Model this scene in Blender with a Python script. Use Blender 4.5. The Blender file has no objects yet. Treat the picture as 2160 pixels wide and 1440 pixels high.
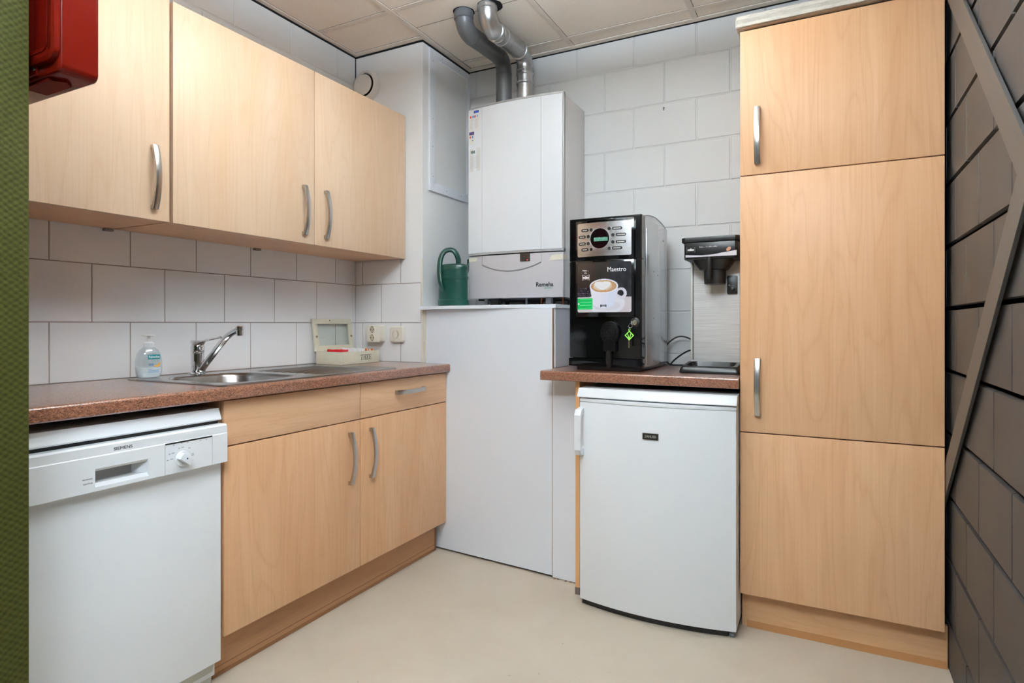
import bpy, bmesh, math, random
from mathutils import Vector, Matrix
random.seed(7)
PI = math.pi
COL = bpy.context.scene.collection

# ------------------------------------------------------------------ materials
def lin(c):
    return tuple(((v/255)/12.92 if v/255 <= .04045 else ((v/255+.055)/1.055)**2.4) for v in c)

class NT:
    def __init__(s, name):
        s.m = bpy.data.materials.new(name); s.m.use_nodes = True
        s.t = s.m.node_tree; s.b = s.t.nodes['Principled BSDF']
        s._pos = None
    def n(s, typ, **kw):
        nd = s.t.nodes.new(typ)
        for k, v in kw.items(): setattr(nd, k, v)
        return nd
    def l(s, a, b): s.t.links.new(a, b)
    def pos(s):
        if s._pos is None: s._pos = s.n('ShaderNodeNewGeometry').outputs['Position']
        return s._pos
    def mapped(s, scale, rot=(0,0,0), loc=(0,0,0)):
        m = s.n('ShaderNodeMapping'); m.inputs['Scale'].default_value = scale
        m.inputs['Rotation'].default_value = rot; m.inputs['Location'].default_value = loc
        s.l(s.pos(), m.inputs['Vector']); return m.outputs[0]
    def noise(s, vec, scale=1, detail=3, rough=.5, dist=0):
        n = s.n('ShaderNodeTexNoise'); n.inputs['Scale'].default_value = scale
        n.inputs['Detail'].default_value = detail; n.inputs['Roughness'].default_value = rough
        n.inputs['Distortion'].default_value = dist
        s.l(vec, n.inputs['Vector']); return n.outputs['Fac']
    def ramp(s, fac, stops):
        r = s.n('ShaderNodeValToRGB'); e = r.color_ramp.elements
        while len(e) < len(stops): e.new(.5)
        for el, (p, c) in zip(e, stops):
            el.position = p; el.color = (*lin(c), 1)
        s.l(fac, r.inputs[0]); return r.outputs[0]
    def mix(s, fac, a, b, mode='MIX'):
        m = s.n('ShaderNodeMix', data_type='RGBA', blend_type=mode)
        for sock, v in ((m.inputs[0], fac), (m.inputs[6], a), (m.inputs[7], b)):
            if hasattr(v, 'is_linked'): s.l(v, sock)
            elif isinstance(v, (int, float)): sock.default_value = v
            else: sock.default_value = (*lin(v), 1)
        return m.outputs[2]
    def math(s, op, a, b=0.0):
        m = s.n('ShaderNodeMath', operation=op)
        for sock, v in ((m.inputs[0], a), (m.inputs[1], b)):
            if hasattr(v, 'is_linked'): s.l(v, sock)
            else: sock.default_value = v
        return m.outputs[0]
    def bump(s, h, strength=.2, dist=.001):
        b = s.n('ShaderNodeBump'); b.inputs['Strength'].default_value = strength
        b.inputs['Distance'].default_value = dist
        s.l(h, b.inputs['Height']); s.l(b.outputs[0], s.b.inputs['Normal'])
    def set(s, **kw):
        for k, v in kw.items():
            sock = s.b.inputs[k.replace('_', ' ')]
            if hasattr(v, 'is_linked'): s.l(v, sock)
            else: sock.default_value = v
        return s

def mat(name, c, rough=.5, metal=0, var=0, vscale=6, bump=0, bscale=300, coat=0, spec=None):
    s = NT(name)
    s.set(Roughness=rough, Metallic=metal)
    if coat: s.set(Coat_Weight=coat, Coat_Roughness=.08)
    if spec is not None: s.b.inputs['Specular IOR Level'].default_value = spec
    if var:
        f = s.noise(s.mapped((1,1,1)), vscale, 4)
        a = tuple(max(0, v-var) for v in c); b = tuple(min(255, v+var) for v in c)
        s.set(Base_Color=s.ramp(f, [(.3, a), (.7, b)]))
    else:
        s.set(Base_Color=(*lin(c), 1))
    if bump:
        s.bump(s.noise(s.mapped((1,1,1)), bscale, 2), bump, .001)
    return s.m

def wood(name, axis, light, mid, dark, rough=.38, off=(0,0,0)):
    s = NT(name)
    def sc(along, across):
        v = [across]*3; v[axis] = along; return tuple(v)
    broad = s.noise(s.mapped(sc(.9, 5.5), loc=off), 1, 3, .55, .35)
    fig = s.noise(s.mapped(sc(.55, 5.5), loc=(off[0]+4, off[1]+2, off[2])), 1.5, 2, .45, .5)
    fine = s.noise(s.mapped(sc(2.2, 200), loc=off), 1, 3, .6)
    pores = s.noise(s.mapped(sc(45, 700), loc=off), 1, 1)
    w = s.n('ShaderNodeMath', operation='PINGPONG'); w.inputs[1].default_value = .5
    s.l(s.math('MULTIPLY', fig, 11), w.inputs[0])
    rings = s.math('MULTIPLY', w.outputs[0], 2)
    c = s.ramp(broad, [(.3, light), (.7, mid)])
    c = s.mix(s.math('MULTIPLY', s.math('POWER', rings, 4), .22), c, dark)
    c = s.mix(s.math('MULTIPLY', s.math('SUBTRACT', fine, .3), .55), c, dark)
    p = s.math('GREATER_THAN', pores, .66)
    c = s.mix(s.math('MULTIPLY', p, .16), c, dark)
    s.set(Base_Color=c, Roughness=rough)
    s.b.inputs['Specular IOR Level'].default_value = .3
    return s.m

def granite(name):
    s = NT(name)
    n1 = s.noise(s.mapped((1,.75,1.3)), 320, 4, .7, .9)
    n2 = s.noise(s.mapped((1,.6,1.6)), 75, 4, .65, .8)
    c = s.ramp(n1, [(.3, (40,27,22)), (.44, (108,68,51)), (.56, (156,106,82)), (.75, (196,150,124))])
    c = s.mix(s.math('GREATER_THAN', n2, .6), c, s.mix(.4, c, (60,40,32)))
    n3 = s.noise(s.mapped((1,.7,1.4), loc=(2,5,1)), 210, 3, .6, .6)
    c = s.mix(s.math('MULTIPLY', s.math('GREATER_THAN', n3, .615), .8), c, (34,24,21))
    s.set(Base_Color=c, Roughness=.3, Coat_Weight=.8, Coat_Roughness=.14)
    return s.m

def brushed(name, c, axis, rough=.3, var=18, spread=400, bump=.05):
    s = NT(name)
    v = [spread]*3; v[axis] = 6
    f = s.noise(s.mapped(tuple(v)), 1, 3)
    s.set(Base_Color=s.ramp(f, [(.3, tuple(x-var for x in c)), (.7, tuple(min(255, x+var) for x in c))]), Metallic=1, Roughness=rough)
    if bump: s.bump(f, bump, .0006)
    return s.m

def emis(name, c, strength):
    s = NT(name); s.set(Base_Color=(*lin(c), 1), Emission_Color=(*lin(c), 1), Emission_Strength=strength, Roughness=.5); return s.m

def glass(name, c=(255,255,255), rough=.0, ior=1.45):
    s = NT(name); s.set(Base_Color=(*lin(c), 1), Transmission_Weight=1.0, Roughness=rough, IOR=ior); return s.m

def clear(name, tint, gloss, rough=.02):
    s = NT(name); out = s.t.nodes['Material Output']
    tr = s.n('ShaderNodeBsdfTransparent'); tr.inputs[0].default_value = (*lin(tint), 1)
    gl = s.n('ShaderNodeBsdfGlossy'); gl.inputs['Roughness'].default_value = rough
    mx = s.n('ShaderNodeMixShader'); mx.inputs[0].default_value = gloss
    s.l(tr.outputs[0], mx.inputs[1]); s.l(gl.outputs[0], mx.inputs[2]); s.l(mx.outputs[0], out.inputs['Surface'])
    s.t.nodes.remove(s.b); return s.m
WOODU = wood('beech_upper_lit', 2, (211,187,163), (204,174,145), (187,150,117))  # paler beech: the brighter light on the wall cabinets is in the colour
WOODV = wood('beech_vertical', 2, (225,182,143), (213,166,124), (186,134,92), off=(3,1,0))
WOODY = wood('beech_along_wall', 1, (227,186,149), (215,169,131), (184,135,97))
WOODX = wood('beech_across', 0, (224,182,140), (209,164,120), (180,132,90))
PLINTHW = wood('beech_plinth', 1, (196,150,110), (184,138,98), (150,106,70))
EDGEW = mat('beech_edge_band', (218,166,112), .4)
DARKGAP = mat('dark_interior', (52,36,24), .8)
GRAN = granite('brown_granite_laminate')
WHITE = mat('white_enamel', (238,241,244), .28)
WHITE2 = mat('white_boiler_coat', (234,238,244), .33)
GREYP = mat('silver_grey_plastic', (184,181,185), .42)
PANELW = mat('white_board', (234,239,247), .4)
BRICKW = mat('white_painted_block', (219,222,224), .55, bump=.15, bscale=180)
MORTW = mat('painted_joint', (212,215,217), .6)
TILE = mat('white_wall_tile', (240,240,241), .12)
GROUT = mat('grout', (150,138,128), .85)
PAINT = mat('painted_wall_covering', (231,233,235), .6, bump=.5, bscale=420)
BRICKD = mat('dark_grey_painted_block', (61,59,58), .5, var=4, vscale=9, bump=.12, bscale=220)
MORTD = mat('dark_joint', (38,37,37), .75)
STEELD = mat('dark_painted_steel', (74,73,72), .42)
BLACKV = mat('black_void', (10,10,11), .9)
HANDLE = mat('satin_nickel', (192,188,182), .25, 1)
CHROME = mat('chrome', (225,226,228), .06, 1)
STAIN = brushed('stainless_steel', (176,174,172), 1, .27, 14, 500, .03)
STAINP = brushed('brushed_steel_plate', (226,226,224), 0, .42, 16, 420, .08)
STAINP.node_tree.nodes['Principled BSDF'].inputs['Metallic'].default_value = .35
STEELT = mat('flue_steel', (184,186,188), .33, 1, var=12, vscale=22)
PVC = mat('grey_pvc', (88,91,94), .35)
BLACKG = mat('black_gloss', (9,10,12), .08)
BLACKG2 = mat('deep_black_plastic', (8,8,9), .3, spec=.25)
BLACKM = mat('black_plastic', (26,25,25), .38)
BLACKS = mat('black_satin', (17,17,18), .3)
CABLE = mat('black_rubber', (12,12,12), .5)
SILV = brushed('silver_fascia', (205,203,203), 0, .28, 6, 300, .01)
SIDEM = mat('grey_metallic_side', (222,227,233), .18, .6)
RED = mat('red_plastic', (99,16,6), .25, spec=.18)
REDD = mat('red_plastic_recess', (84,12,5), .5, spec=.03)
CREAM = mat('ivory_plastic', (232,226,212), .3)
BOXP = mat('sage_cream_paint', (214,209,188), .5, var=4, vscale=14)
INK = mat('dark_print', (40,42,46), .6)
INKG = mat('green_print', (70,150,110), .6)
GREENC = mat('dark_green_plastic', (15,62,54), .3)
CEIL = None
def ceiling_mat():
    s = NT('mineral_ceiling_tile')
    f = s.noise(s.mapped((1,1,1)), 420, 2, .7)
    s.set(Base_Color=s.ramp(f, [(.3, (231,220,206)), (.6, (243,234,223))]), Roughness=.9)
    return s.m
CEIL = ceiling_mat()
TBAR = mat('ceiling_grid_bar', (222,213,202), .6)
def floor_mat():
    s = NT('beige_cast_floor')
    a = s.noise(s.mapped((1,1,1)), 3.2, 5, .6, .6)
    b = s.noise(s.mapped((1,1,1)), 90, 2)
    c = s.ramp(a, [(.3, (184,172,154)), (.7, (194,183,167))])
    c = s.mix(s.math('MULTIPLY', s.math('GREATER_THAN', b, .71), .35), c, (206,198,184))
    d = s.noise(s.mapped((1,1,1), loc=(5,2,0)), 55, 1)
    c = s.mix(s.math('MULTIPLY', s.math('GREATER_THAN', d, .80), .5), c, (120,104,88))
    s.set(Base_Color=c, Roughness=s.math('ADD', s.math('MULTIPLY', a, .2), .32))
    s.b.inputs['Specular IOR Level'].default_value = .35
    return s.m
FLOOR = floor_mat()
def green_mat():
    s = NT('green_textured_wallpaper')
    sep = s.n('ShaderNodeSeparateXYZ'); s.l(s.pos(), sep.inputs[0])
    wob = s.math('MULTIPLY', s.noise(s.mapped((1,1,1)), 60, 2), 2.2)
    wob2 = s.math('MULTIPLY', s.noise(s.mapped((1,1,1), loc=(3,7,1)), 60, 2), 3.0)
    y = s.math('ADD', s.math('MULTIPLY', s.math('ADD', sep.outputs[1], sep.outputs[0]), 2*PI/.016), wob2)
    z = s.math('ADD', s.math('MULTIPLY', sep.outputs[2], 2*PI/.0126), wob)
    p = s.math('MULTIPLY', s.math('SINE', y), s.math('SINE', z))
    h = s.math('ADD', s.math('MULTIPLY', p, .4), .5)
    h = s.math('ADD', h, s.math('MULTIPLY', s.noise(s.mapped((1,1,1)), 260, 2), .5))
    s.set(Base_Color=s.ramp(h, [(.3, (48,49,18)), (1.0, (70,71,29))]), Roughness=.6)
    s.bump(h, .6, .0012); s.b.inputs['Specular IOR Level'].default_value = .15
    return s.m
GREEN = green_mat()
def plaster_mat():
    s = NT('rough_plaster')
    f = s.noise(s.mapped((30,60,110)), 1, 4, .6)
    s.set(Base_Color=s.ramp(f, [(.35, (208,202,193)), (.6, (224,219,211))]), Roughness=.85)
    s.bump(f, .35, .002); return s.m
PLASTER = plaster_mat()
HALLW = mat('hall_grey_paint', (196,195,194), .6)
LAMP = emis('lamp_diffuser', (226,242,255), 6.5)
LAMPH = emis('hall_lamp_diffuser', (226,242,255), 29)
FILLU = emis('lamp_fill_uplight', (228,242,255), 69)  # added up-light that washes the kitchen ceiling
FILLV = emis('hall_fill_uplight', (226,242,255), 60)  # added up-light for fill from the hall

# ------------------------------------------------------------------ geometry
class M:
    def __init__(s): s.bm = bmesh.new()
    def _merge(s, b, mi=0, mtx=None):
        if mtx is not None: bmesh.ops.transform(b, matrix=mtx, verts=b.verts)
        for f in b.faces: f.material_index = mi
        me = bpy.data.meshes.new('t'); b.to_mesh(me); b.free(); s.bm.from_mesh(me); bpy.data.meshes.remove(me)
        return s
    def box(s, x0, x1, y0, y1, z0, z1, bev=0, mi=0, seg=2, mtx=None):
        b = bmesh.new(); bmesh.ops.create_cube(b, size=1)
        bmesh.ops.scale(b, vec=(abs(x1-x0), abs(y1-y0), abs(z1-z0)), verts=b.verts)
        if bev: bmesh.ops.bevel(b, geom=b.edges[:], offset=bev, segments=seg, profile=.6, affect='EDGES')
        bmesh.ops.translate(b, vec=((x0+x1)/2, (y0+y1)/2, (z0+z1)/2), verts=b.verts)
        return s._merge(b, mi, mtx)
    def prism(s, poly, fn, a, c, bev=0, mi=0, seg=2, mtx=None):
        """poly: 2-D points; fn(u,v,w)->xyz; extruded over w from a to c"""
        b = bmesh.new()
        lo = [b.verts.new(fn(u, v, a)) for u, v in poly]; hi = [b.verts.new(fn(u, v, c)) for u, v in poly]
        n = len(poly)
        e = []
        fl = b.faces.new(lo[::-1]); fh = b.faces.new(hi)
        for i in range(n): b.faces.new((lo[i], lo[(i+1) % n], hi[(i+1) % n], hi[i]))
        bmesh.ops.recalc_face_normals(b, faces=b.faces[:])
        if bev:
            ed = list(fl.edges)+list(fh.edges)
            bmesh.ops.bevel(b, geom=ed, offset=bev, segments=seg, profile=.6, affect='EDGES')
        return s._merge(b, mi, mtx)
    def grid(s, pts, mi=0, closed_u=False, closed_v=False):
        b = bmesh.new(); V = [[b.verts.new(p) for p in row] for row in pts]
        R, C_ = len(V), len(V[0])
        for i in range(R if closed_v else R-1):
            for j in range(C_ if closed_u else C_-1):
                b.faces.new((V[i][j], V[i][(j+1) % C_], V[(i+1) % R][(j+1) % C_], V[(i+1) % R][j]))
        return s._merge(b, mi)
    def lathe(s, prof, c, axis=(0,0,1), seg=40, mi=0, sx=1, sy=1, caps=True):
        """prof: (r, h) along axis from c"""
        q = Vector(axis).normalized().to_track_quat('Z', 'Y').to_matrix()
        b = bmesh.new(); rings = []
        for r, h in prof:
            rings.append([b.verts.new(Vector(c)+q@Vector((r*sx*math.cos(2*PI*k/seg), r*sy*math.sin(2*PI*k/seg), h))) for k in range(seg)])
        for A, B in zip(rings, rings[1:]):
            for k in range(seg): b.faces.new((A[k], A[(k+1) % seg], B[(k+1) % seg], B[k]))
        if caps:
            b.faces.new(rings[0][::-1]); b.faces.new(rings[-1])
        bmesh.ops.recalc_face_normals(b, faces=b.faces[:])
        return s._merge(b, mi)
    def tube(s, path, r, seg=16, mi=0, caps=True, flat=None, up=None):
        """path: points; r: radius or list; flat=(a,b) elliptical multipliers"""
        b = bmesh.new(); P = [Vector(p) for p in path]; n = len(P); rings = []
        prev = None
        for i in range(n):
            t = (P[min(i+1, n-1)]-P[max(i-1, 0)]).normalized()
            if prev is None:
                u = Vector(up) if up else (Vector((0,0,1)) if abs(t.z) < .9 else Vector((1,0,0)))
            else: u = prev
            u = (u-t*u.dot(t)).normalized(); w = t.cross(u); prev = u
            rr = r[i] if isinstance(r, (list, tuple)) else r
            fa, fb = flat if flat else (1, 1)
            rings.append([b.verts.new(P[i]+u*(rr*fa*math.cos(2*PI*k/seg))+w*(rr*fb*math.sin(2*PI*k/seg))) for k in range(seg)])
        for A, B in zip(rings, rings[1:]):
            for k in range(seg): b.faces.new((A[k], A[(k+1) % seg], B[(k+1) % seg], B[k]))
        if caps: b.faces.new(rings[0][::-1]); b.faces.new(rings[-1])
        bmesh.ops.recalc_face_normals(b, faces=b.faces[:])
        return s._merge(b, mi)
    def poly(s, pts, mi=0):
        b = bmesh.new(); b.faces.new([b.verts.new(p) for p in pts]); return s._merge(b, mi)

def fx(u, v, w): return (w, u, v)      # poly in (Y,Z), extrude X
def fy(u, v, w): return (u, w, v)      # poly in (X,Z), extrude Y
def fz(u, v, w): return (u, v, w)      # poly in (X,Y), extrude Z
def rrect(a0, a1, b0, b1, r, n=6):
    P = []
    for cx, cy, st in ((a1-r, b1-r, 0), (a0+r, b1-r, 90), (a0+r, b0+r, 180), (a1-r, b0+r, 270)):
        for k in range(n+1):
            t = math.radians(st+90*k/n); P.append((cx+r*math.cos(t), cy+r*math.sin(t)))
    return P
def circ(cx, cy, r, n=32, r2=None):
    return [(cx+r*math.cos(2*PI*k/n), cy+(r2 or r)*math.sin(2*PI*k/n)) for k in range(n)]
def smoothpath(pts, n=10):
    """Catmull-Rom"""
    P = [Vector(p) for p in pts]; P = [2*P[0]-P[1]]+P+[2*P[-1]-P[-2]]; out = []
    for i in range(1, len(P)-2):
        for k in range(n):
            t = k/n; a, b, c, d = P[i-1:i+3]
            out.append(.5*((2*b)+(c-a)*t+(2*a-5*b+4*c-d)*t*t+(3*b-a-3*c+d)*t**3))
    out.append(P[-2]); return out
def fillet(pts, r, n=8):
    P = [Vector(p) for p in pts]; out = [P[0]]
    for i in range(1, len(P)-1):
        a = (P[i-1]-P[i]).normalized(); b = (P[i+1]-P[i]).normalized()
        p0, p1 = P[i]+a*r, P[i]+b*r
        for k in range(n+1):
            t = k/n; out.append(p0*(1-t)**2+P[i]*2*t*(1-t)+p1*t*t)
    out.append(P[-1]); return out

def wloc(o):
    v = Vector((0,0,0))
    while o: v += Vector(o.location); o = o.parent
    return v
def pieces(bm):
    """groups of loose islands that stand clearly apart"""
    bm.verts.ensure_lookup_table(); seen = [-1]*len(bm.verts); isl = []
    for v in bm.verts:
        if seen[v.index] >= 0: continue
        k = len(isl); st = [v]; seen[v.index] = k; co = []
        while st:
            q = st.pop(); co.append(q.co)
            for e in q.link_edges:
                w = e.other_vert(q)
                if seen[w.index] < 0: seen[w.index] = k; st.append(w)
        isl.append([min(c[i] for c in co) for i in range(3)]+[max(c[i] for c in co) for i in range(3)])
    n = len(isl)
    if n == 1 or n > 600: return None
    par = list(range(n))
    def find(a):
        while par[a] != a: a = par[a]
        return a
    for i in range(n):
        for j in range(i):
            A_, B_ = isl[i], isl[j]
            g = math.sqrt(sum(max(0, A_[k]-B_[k+3], B_[k]-A_[k+3])**2 for k in range(3)))
            sz = max(max(X[k+3]-X[k] for k in range(3)) for X in (A_, B_))
            if g <= max(.02, .5*sz): par[find(i)] = find(j)
    roots = sorted(set(find(i) for i in range(n)))
    if len(roots) == 1: return None
    return [[v.index for v in bm.verts if find(seen[v.index]) == r] for r in roots]
def obj(name, m, mats, parent=None, smooth=True, ang=35):
    off = wloc(parent)
    if parent:
        m.bm.verts.index_update(); pc = pieces(m.bm)
        if pc:      # every piece that stands apart is a part of its own
            first = None
            for grp in pc:
                keep = set(grp); b = m.bm.copy(); b.verts.ensure_lookup_table()
                bmesh.ops.delete(b, geom=[v for v in b.verts if v.index not in keep], context='VERTS')
                q = M(); q.bm.free(); q.bm = b
                o = obj(name, q, mats, parent, smooth, ang); first = first or o
            m.bm.free(); return first
    me = bpy.data.meshes.new(name)
    bmesh.ops.translate(m.bm, vec=-off, verts=m.bm.verts)
    m.bm.to_mesh(me); m.bm.free()
    for x in (mats if isinstance(mats, (list, tuple)) else [mats]): me.materials.append(x)
    if smooth:
        for p in me.polygons: p.use_smooth = True
        me.set_sharp_from_angle(angle=math.radians(ang))
    o = bpy.data.objects.new(name, me); COL.objects.link(o)
    if parent: o.parent = parent
    return o
def thing(name, label, cat, loc, group=None):
    o = bpy.data.objects.new(name, None); COL.objects.link(o); o.location = loc
    o.empty_display_size = .05
    return tag(o, label, cat, group)
def tag(o, label, cat, group=None):
    o['label'] = label; o['category'] = cat
    if group: o['group'] = group
    return o
def rebase(o, loc):
    """move the origin of a one-mesh thing to its base"""
    v = Vector(loc); o.data.transform(Matrix.Translation(-v)); o.location = v; return o
def struct(name, m, mats, parent=None, **k):
    o = obj(name, m, mats, parent, **k)
    if not parent: o['kind'] = 'structure'
    return o
def text(name, body, mtl, size, fn, parent, align='CENTER', depth=.0004, bold=0, squash=1.0, shear=0):
    """fn(u, v, w) -> xyz with u right, v up, w outwards"""
    cu = bpy.data.curves.new('t', 'FONT'); cu.body = body; cu.size = size; cu.align_x = align; cu.align_y = 'CENTER'
    cu.offset = bold; cu.extrude = depth/2; cu.resolution_u = 3; cu.shear = shear
    to = bpy.data.objects.new('t', cu); COL.objects.link(to)
    dg = bpy.context.evaluated_depsgraph_get(); dg.update()
    me = bpy.data.meshes.new_from_object(to.evaluated_get(dg))
    bpy.data.objects.remove(to); bpy.data.curves.remove(cu)
    m = M(); m.bm.from_mesh(me); bpy.data.meshes.remove(me)
    for v in m.bm.verts: v.co = Vector(fn(v.co.x*squash, v.co.y, v.co.z+depth/2+.0002))
    return obj(name, m, mtl, parent, smooth=False)

# ------------------------------------------------------------------ the setting
XR, YB, ZC = 2.531, .439, 2.485
XG, YG, YH = .84, -1.8345, -5.2
XL = -1.4

def bricks(m, put, u0, u1, v0, v1, bw, bh, ju, jv, uo, vo, depth, inset, mi_b=0, mi_j=1, half=True, backing=True):
    """put(u,v,d): d=0 brick face, -depth joint floor. uo/vo: a joint centre of an even row / of a row."""
    if backing: m.poly([put(u0, v0, -depth), put(u1, v0, -depth), put(u1, v1, -depth), put(u0, v1, -depth)], mi_j)
    r0 = math.floor((v0-vo)/bh)-1
    b = bmesh.new()
    for r in range(r0, r0+int((v1-v0)/bh)+4):
        va, vb = max(v0, vo+r*bh+jv/2), min(v1, vo+(r+1)*bh-jv/2)
        if vb-va < .004: continue
        off = uo+(bw/2 if (half and r % 2) else 0)
        k0 = math.floor((u0-off)/bw)-1
        for k in range(k0, k0+int((u1-u0)/bw)+4):
            ua, ub = max(u0, off+k*bw+ju/2), min(u1, off+(k+1)*bw-ju/2)
            if ub-ua < .004: continue
            i = min(inset, (ub-ua)/3, (vb-va)/3)
            o = [b.verts.new(put(x, y, -depth)) for x, y in ((ua, va), (ub, va), (ub, vb), (ua, vb))]
            t = [b.verts.new(put(x, y, 0)) for x, y in ((ua+i, va+i), (ub-i, va+i), (ub-i, vb-i), (ua+i, vb-i))]
            b.faces.new(t)
            for q in range(4): b.faces.new((o[q], o[(q+1) % 4], t[(q+1) % 4], t[q]))
    m._merge(b, mi_b)

# floor / ceiling
m = M(); m.box(XL, XR+.1, YH, YB+.1, -.06, 0)
struct('floor', m, FLOOR, smooth=False)
m = M(); m.box(XL, XR+.1, YH, YB+.1, ZC+.0042, ZC+.06, mi=0)
def tbar(x0, x1, y0, y1, z=ZC): m.box(x0, x1, y0, y1, z, z+.006, mi=1)
def dark(x0, x1, y0, y1): m.box(x0, x1, y0, y1, ZC+.0036, ZC+.006, mi=2)  # thin dark strip painted in for the shadow gap beside a bar
gx = [.4555+.6*k for k in range(-3, 4)]; gy = [-.281-.6*k for k in range(-1, 8)]
for x in gx:
    if 0 < x < XR and x > .42:
        y1 = YB-.03 if x > .47 else -.0
        tbar(x-.0125, x+.0125, YH, y1); dark(x+.0125, x+.0141, YH, y1)
for y in gy:
    if y < .4:
        x0 = .0 if y < 0 else .47
        tbar(x0 if y > YG else XL, XR, y-.0135, y+.0135, ZC+.0008); dark(x0 if y > YG else XL, XR, y-.0151, y-.0135)
dark(.47, 1.05, -.1065, -.1045)
# perimeter angle: 30 mm wide, standing 6 mm off the walls, with black strips as the shade behind it
A = .03
tbar(.006, A, YG, -.006, ZC-.0006); dark(A, A+.0016, YG, -A)
tbar(.006, .434+.0, -A-.004, -.004, ZC-.0009); dark(A, .44, -A-.0056, -A-.004)
tbar(.434, .434+A, -A, YB-.006, ZC-.0012); dark(.434+A, .434+A+.0016, -A, YB-A)
tbar(.434, XR-.006, YB-A-.006, YB-.006, ZC-.0015); dark(.47, XR-.03, YB-A-.0076, YB-A-.006)
tbar(XR-A, XR-.006, YH, YB-.006)
struct('ceiling', m, [CEIL, TBAR, mat('ceiling_gap_shade', (64,56,48), .9)], smooth=False)
# black strips painted in as gap shade, at the ceiling angle and pier corner
m = M()
m.box(-.001, .005, YG, 0, ZC-.007, ZC+.009); m.box(0, .432, -.002, .008, ZC-.0075, ZC+.009); m.box(0, .0016, -.0016, .004, 2.3, ZC-.005)
m.box(.42, .4335, 0, YB, ZC-.0085, ZC+.009); m.box(.428, XR, YB-.005, YB+.001, ZC-.0055, ZC+.009)
struct('gap_shade_strips', m, BLACKV, smooth=False)

# left wall: painted block above, glazed tile splashback
m = M()
m.box(-.1, -.006, YG-.0, 0, 0, ZC+.02, mi=1)
pL = lambda u, v, d: (-.0005+d, u, v)
bricks(m, pL, YG, 0, 1.42, ZC, .2985, .1975, .005, .006, -.431, 1.54+.0, .0032, .0025, 0, 1)
bricks(m, lambda u, v, d: (d, u, v), YG, -.0005, .86, 1.42, .2525, .1965, .003, .003, -.2705, 1.0965, .0012, .0008, 2, 3)
struct('wall_left', m, [BRICKW, MORTW, TILE, GROUT], smooth=False)

# pier (boxed-in duct) in the corner
m = M()
m.box(-.05, .428, .003, YB+.02, 0, ZC, mi=0)
bricks(m, lambda u, v, d: (u, -d, v), .0005, .4185, .86, 1.4105, .246, .1965, .003, .003, .1725-.246, 1.0965, .0012, .0008, 1, 2)
m.box(.4185, .4275, .0005, .004, .86, 1.4125, mi=3)
struct('wall_pier', m, [PAINT, TILE, GROUT, CREAM], smooth=False)

# back wall
m = M()
m.box(.3, XR+.1, YB+.005, YB+.15, 0, ZC+.02, mi=1)
bricks(m, lambda u, v, d: (u, YB-d, v), .428, XR, 0, ZC, .2955, .1975, .006, .006, 1.066, 2.3325, .0032, .0025, 0, 1)
struct('wall_back', m, [BRICKW, MORTW], smooth=False)

# right wall: dark blocks with deep bed joints
m = M()
m.box(XR+.012, XR+.15, YH, YB+.15, 0, ZC+.02, mi=1)
bricks(m, lambda u, v, d: (XR-d, u, v), YH, YB, 0, ZC, .308, .1972, .0035, .0105, -.526, 1.336, .012, .0025, 0, 1)
struct('wall_right', m, [BRICKD, MORTD], smooth=False)

# green wall at the doorway, hall behind the camera
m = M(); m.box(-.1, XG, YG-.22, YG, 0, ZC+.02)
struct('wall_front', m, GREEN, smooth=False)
m = M(); m.box(XL, XR+.1, YH-.1, YH, 0, ZC+.02); m.box(XL-.1, XL, YH, YG-.2, 0, ZC+.02); m.box(XL, -.1, YG-.3, YG-.2, 0, ZC+.02)
struct('wall_hall', m, HALLW, smooth=False)
m = M()
m.box(1.0, 1.09, YH, YH+.05, 0, 2.1, .004); m.box(1.99, 2.08, YH, YH+.05, 0, 2.1, .004); m.box(1.0, 2.08, YH, YH+.05, 2.1, 2.19, .004)
struct('trim_2', m, WHITE, smooth=False)
m = M(); m.box(1.09, 1.99, YH, YH+.03, .005, 2.1, .002)
d1 = struct('door_1', m, mat('dark_door', (60,58,58), .4), smooth=False)
m = M(); m.tube(fillet([(1.2, YH+.03, 1.02), (1.2, YH+.08, 1.02), (1.32, YH+.08, 1.02)], .015), .009)
obj('door_handle', m, HANDLE, d1)

# pendant lights out of view, their form and up-light made up as fill
def pendant(x0, y0, x1, y1, em, up, label):
    z0, z1 = 2.315, 2.345
    t = thing('fill_pendant_light', label, 'ceiling light', ((x0+x1)/2, (y0+y1)/2, z0))
    m = M()
    for a in ((x0, x1, y0, y0+.012), (x0, x1, y1-.012, y1), (x0, x0+.012, y0+.012, y1-.012), (x1-.012, x1, y0+.012, y1-.012)): m.box(*a, z0, z1)
    obj('frame', m, WHITE, t, smooth=False)
    m = M(); m.box(x0+.012, x1-.012, y0+.012, y1-.012, z0+.003, z0+.008); obj('lower_diffuser', m, em, t, smooth=False)
    m = M(); m.box(x0+.012, x1-.012, y0+.012, y1-.012, z1-.008, z1-.003); obj('fill_uplight', m, up, t, smooth=False)
    m = M()
    for x in (x0+.03, x1-.03):
        for y in (y0+.03, y1-.03): m.tube([(x, y, z1-.004), (x, y, ZC-.0005)], .001, 6)
    obj('wire', m, HANDLE, t)
pendant(1.21, -1.85, 1.57, -.65, LAMP, FILLU, 'unseen long white pendant over the kitchen floor with added up-light')
pendant(1.5, -2.85, 2.35, -2.4, LAMPH, FILLV, 'unseen wide white pendant panel added in the hall as fill light')

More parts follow.
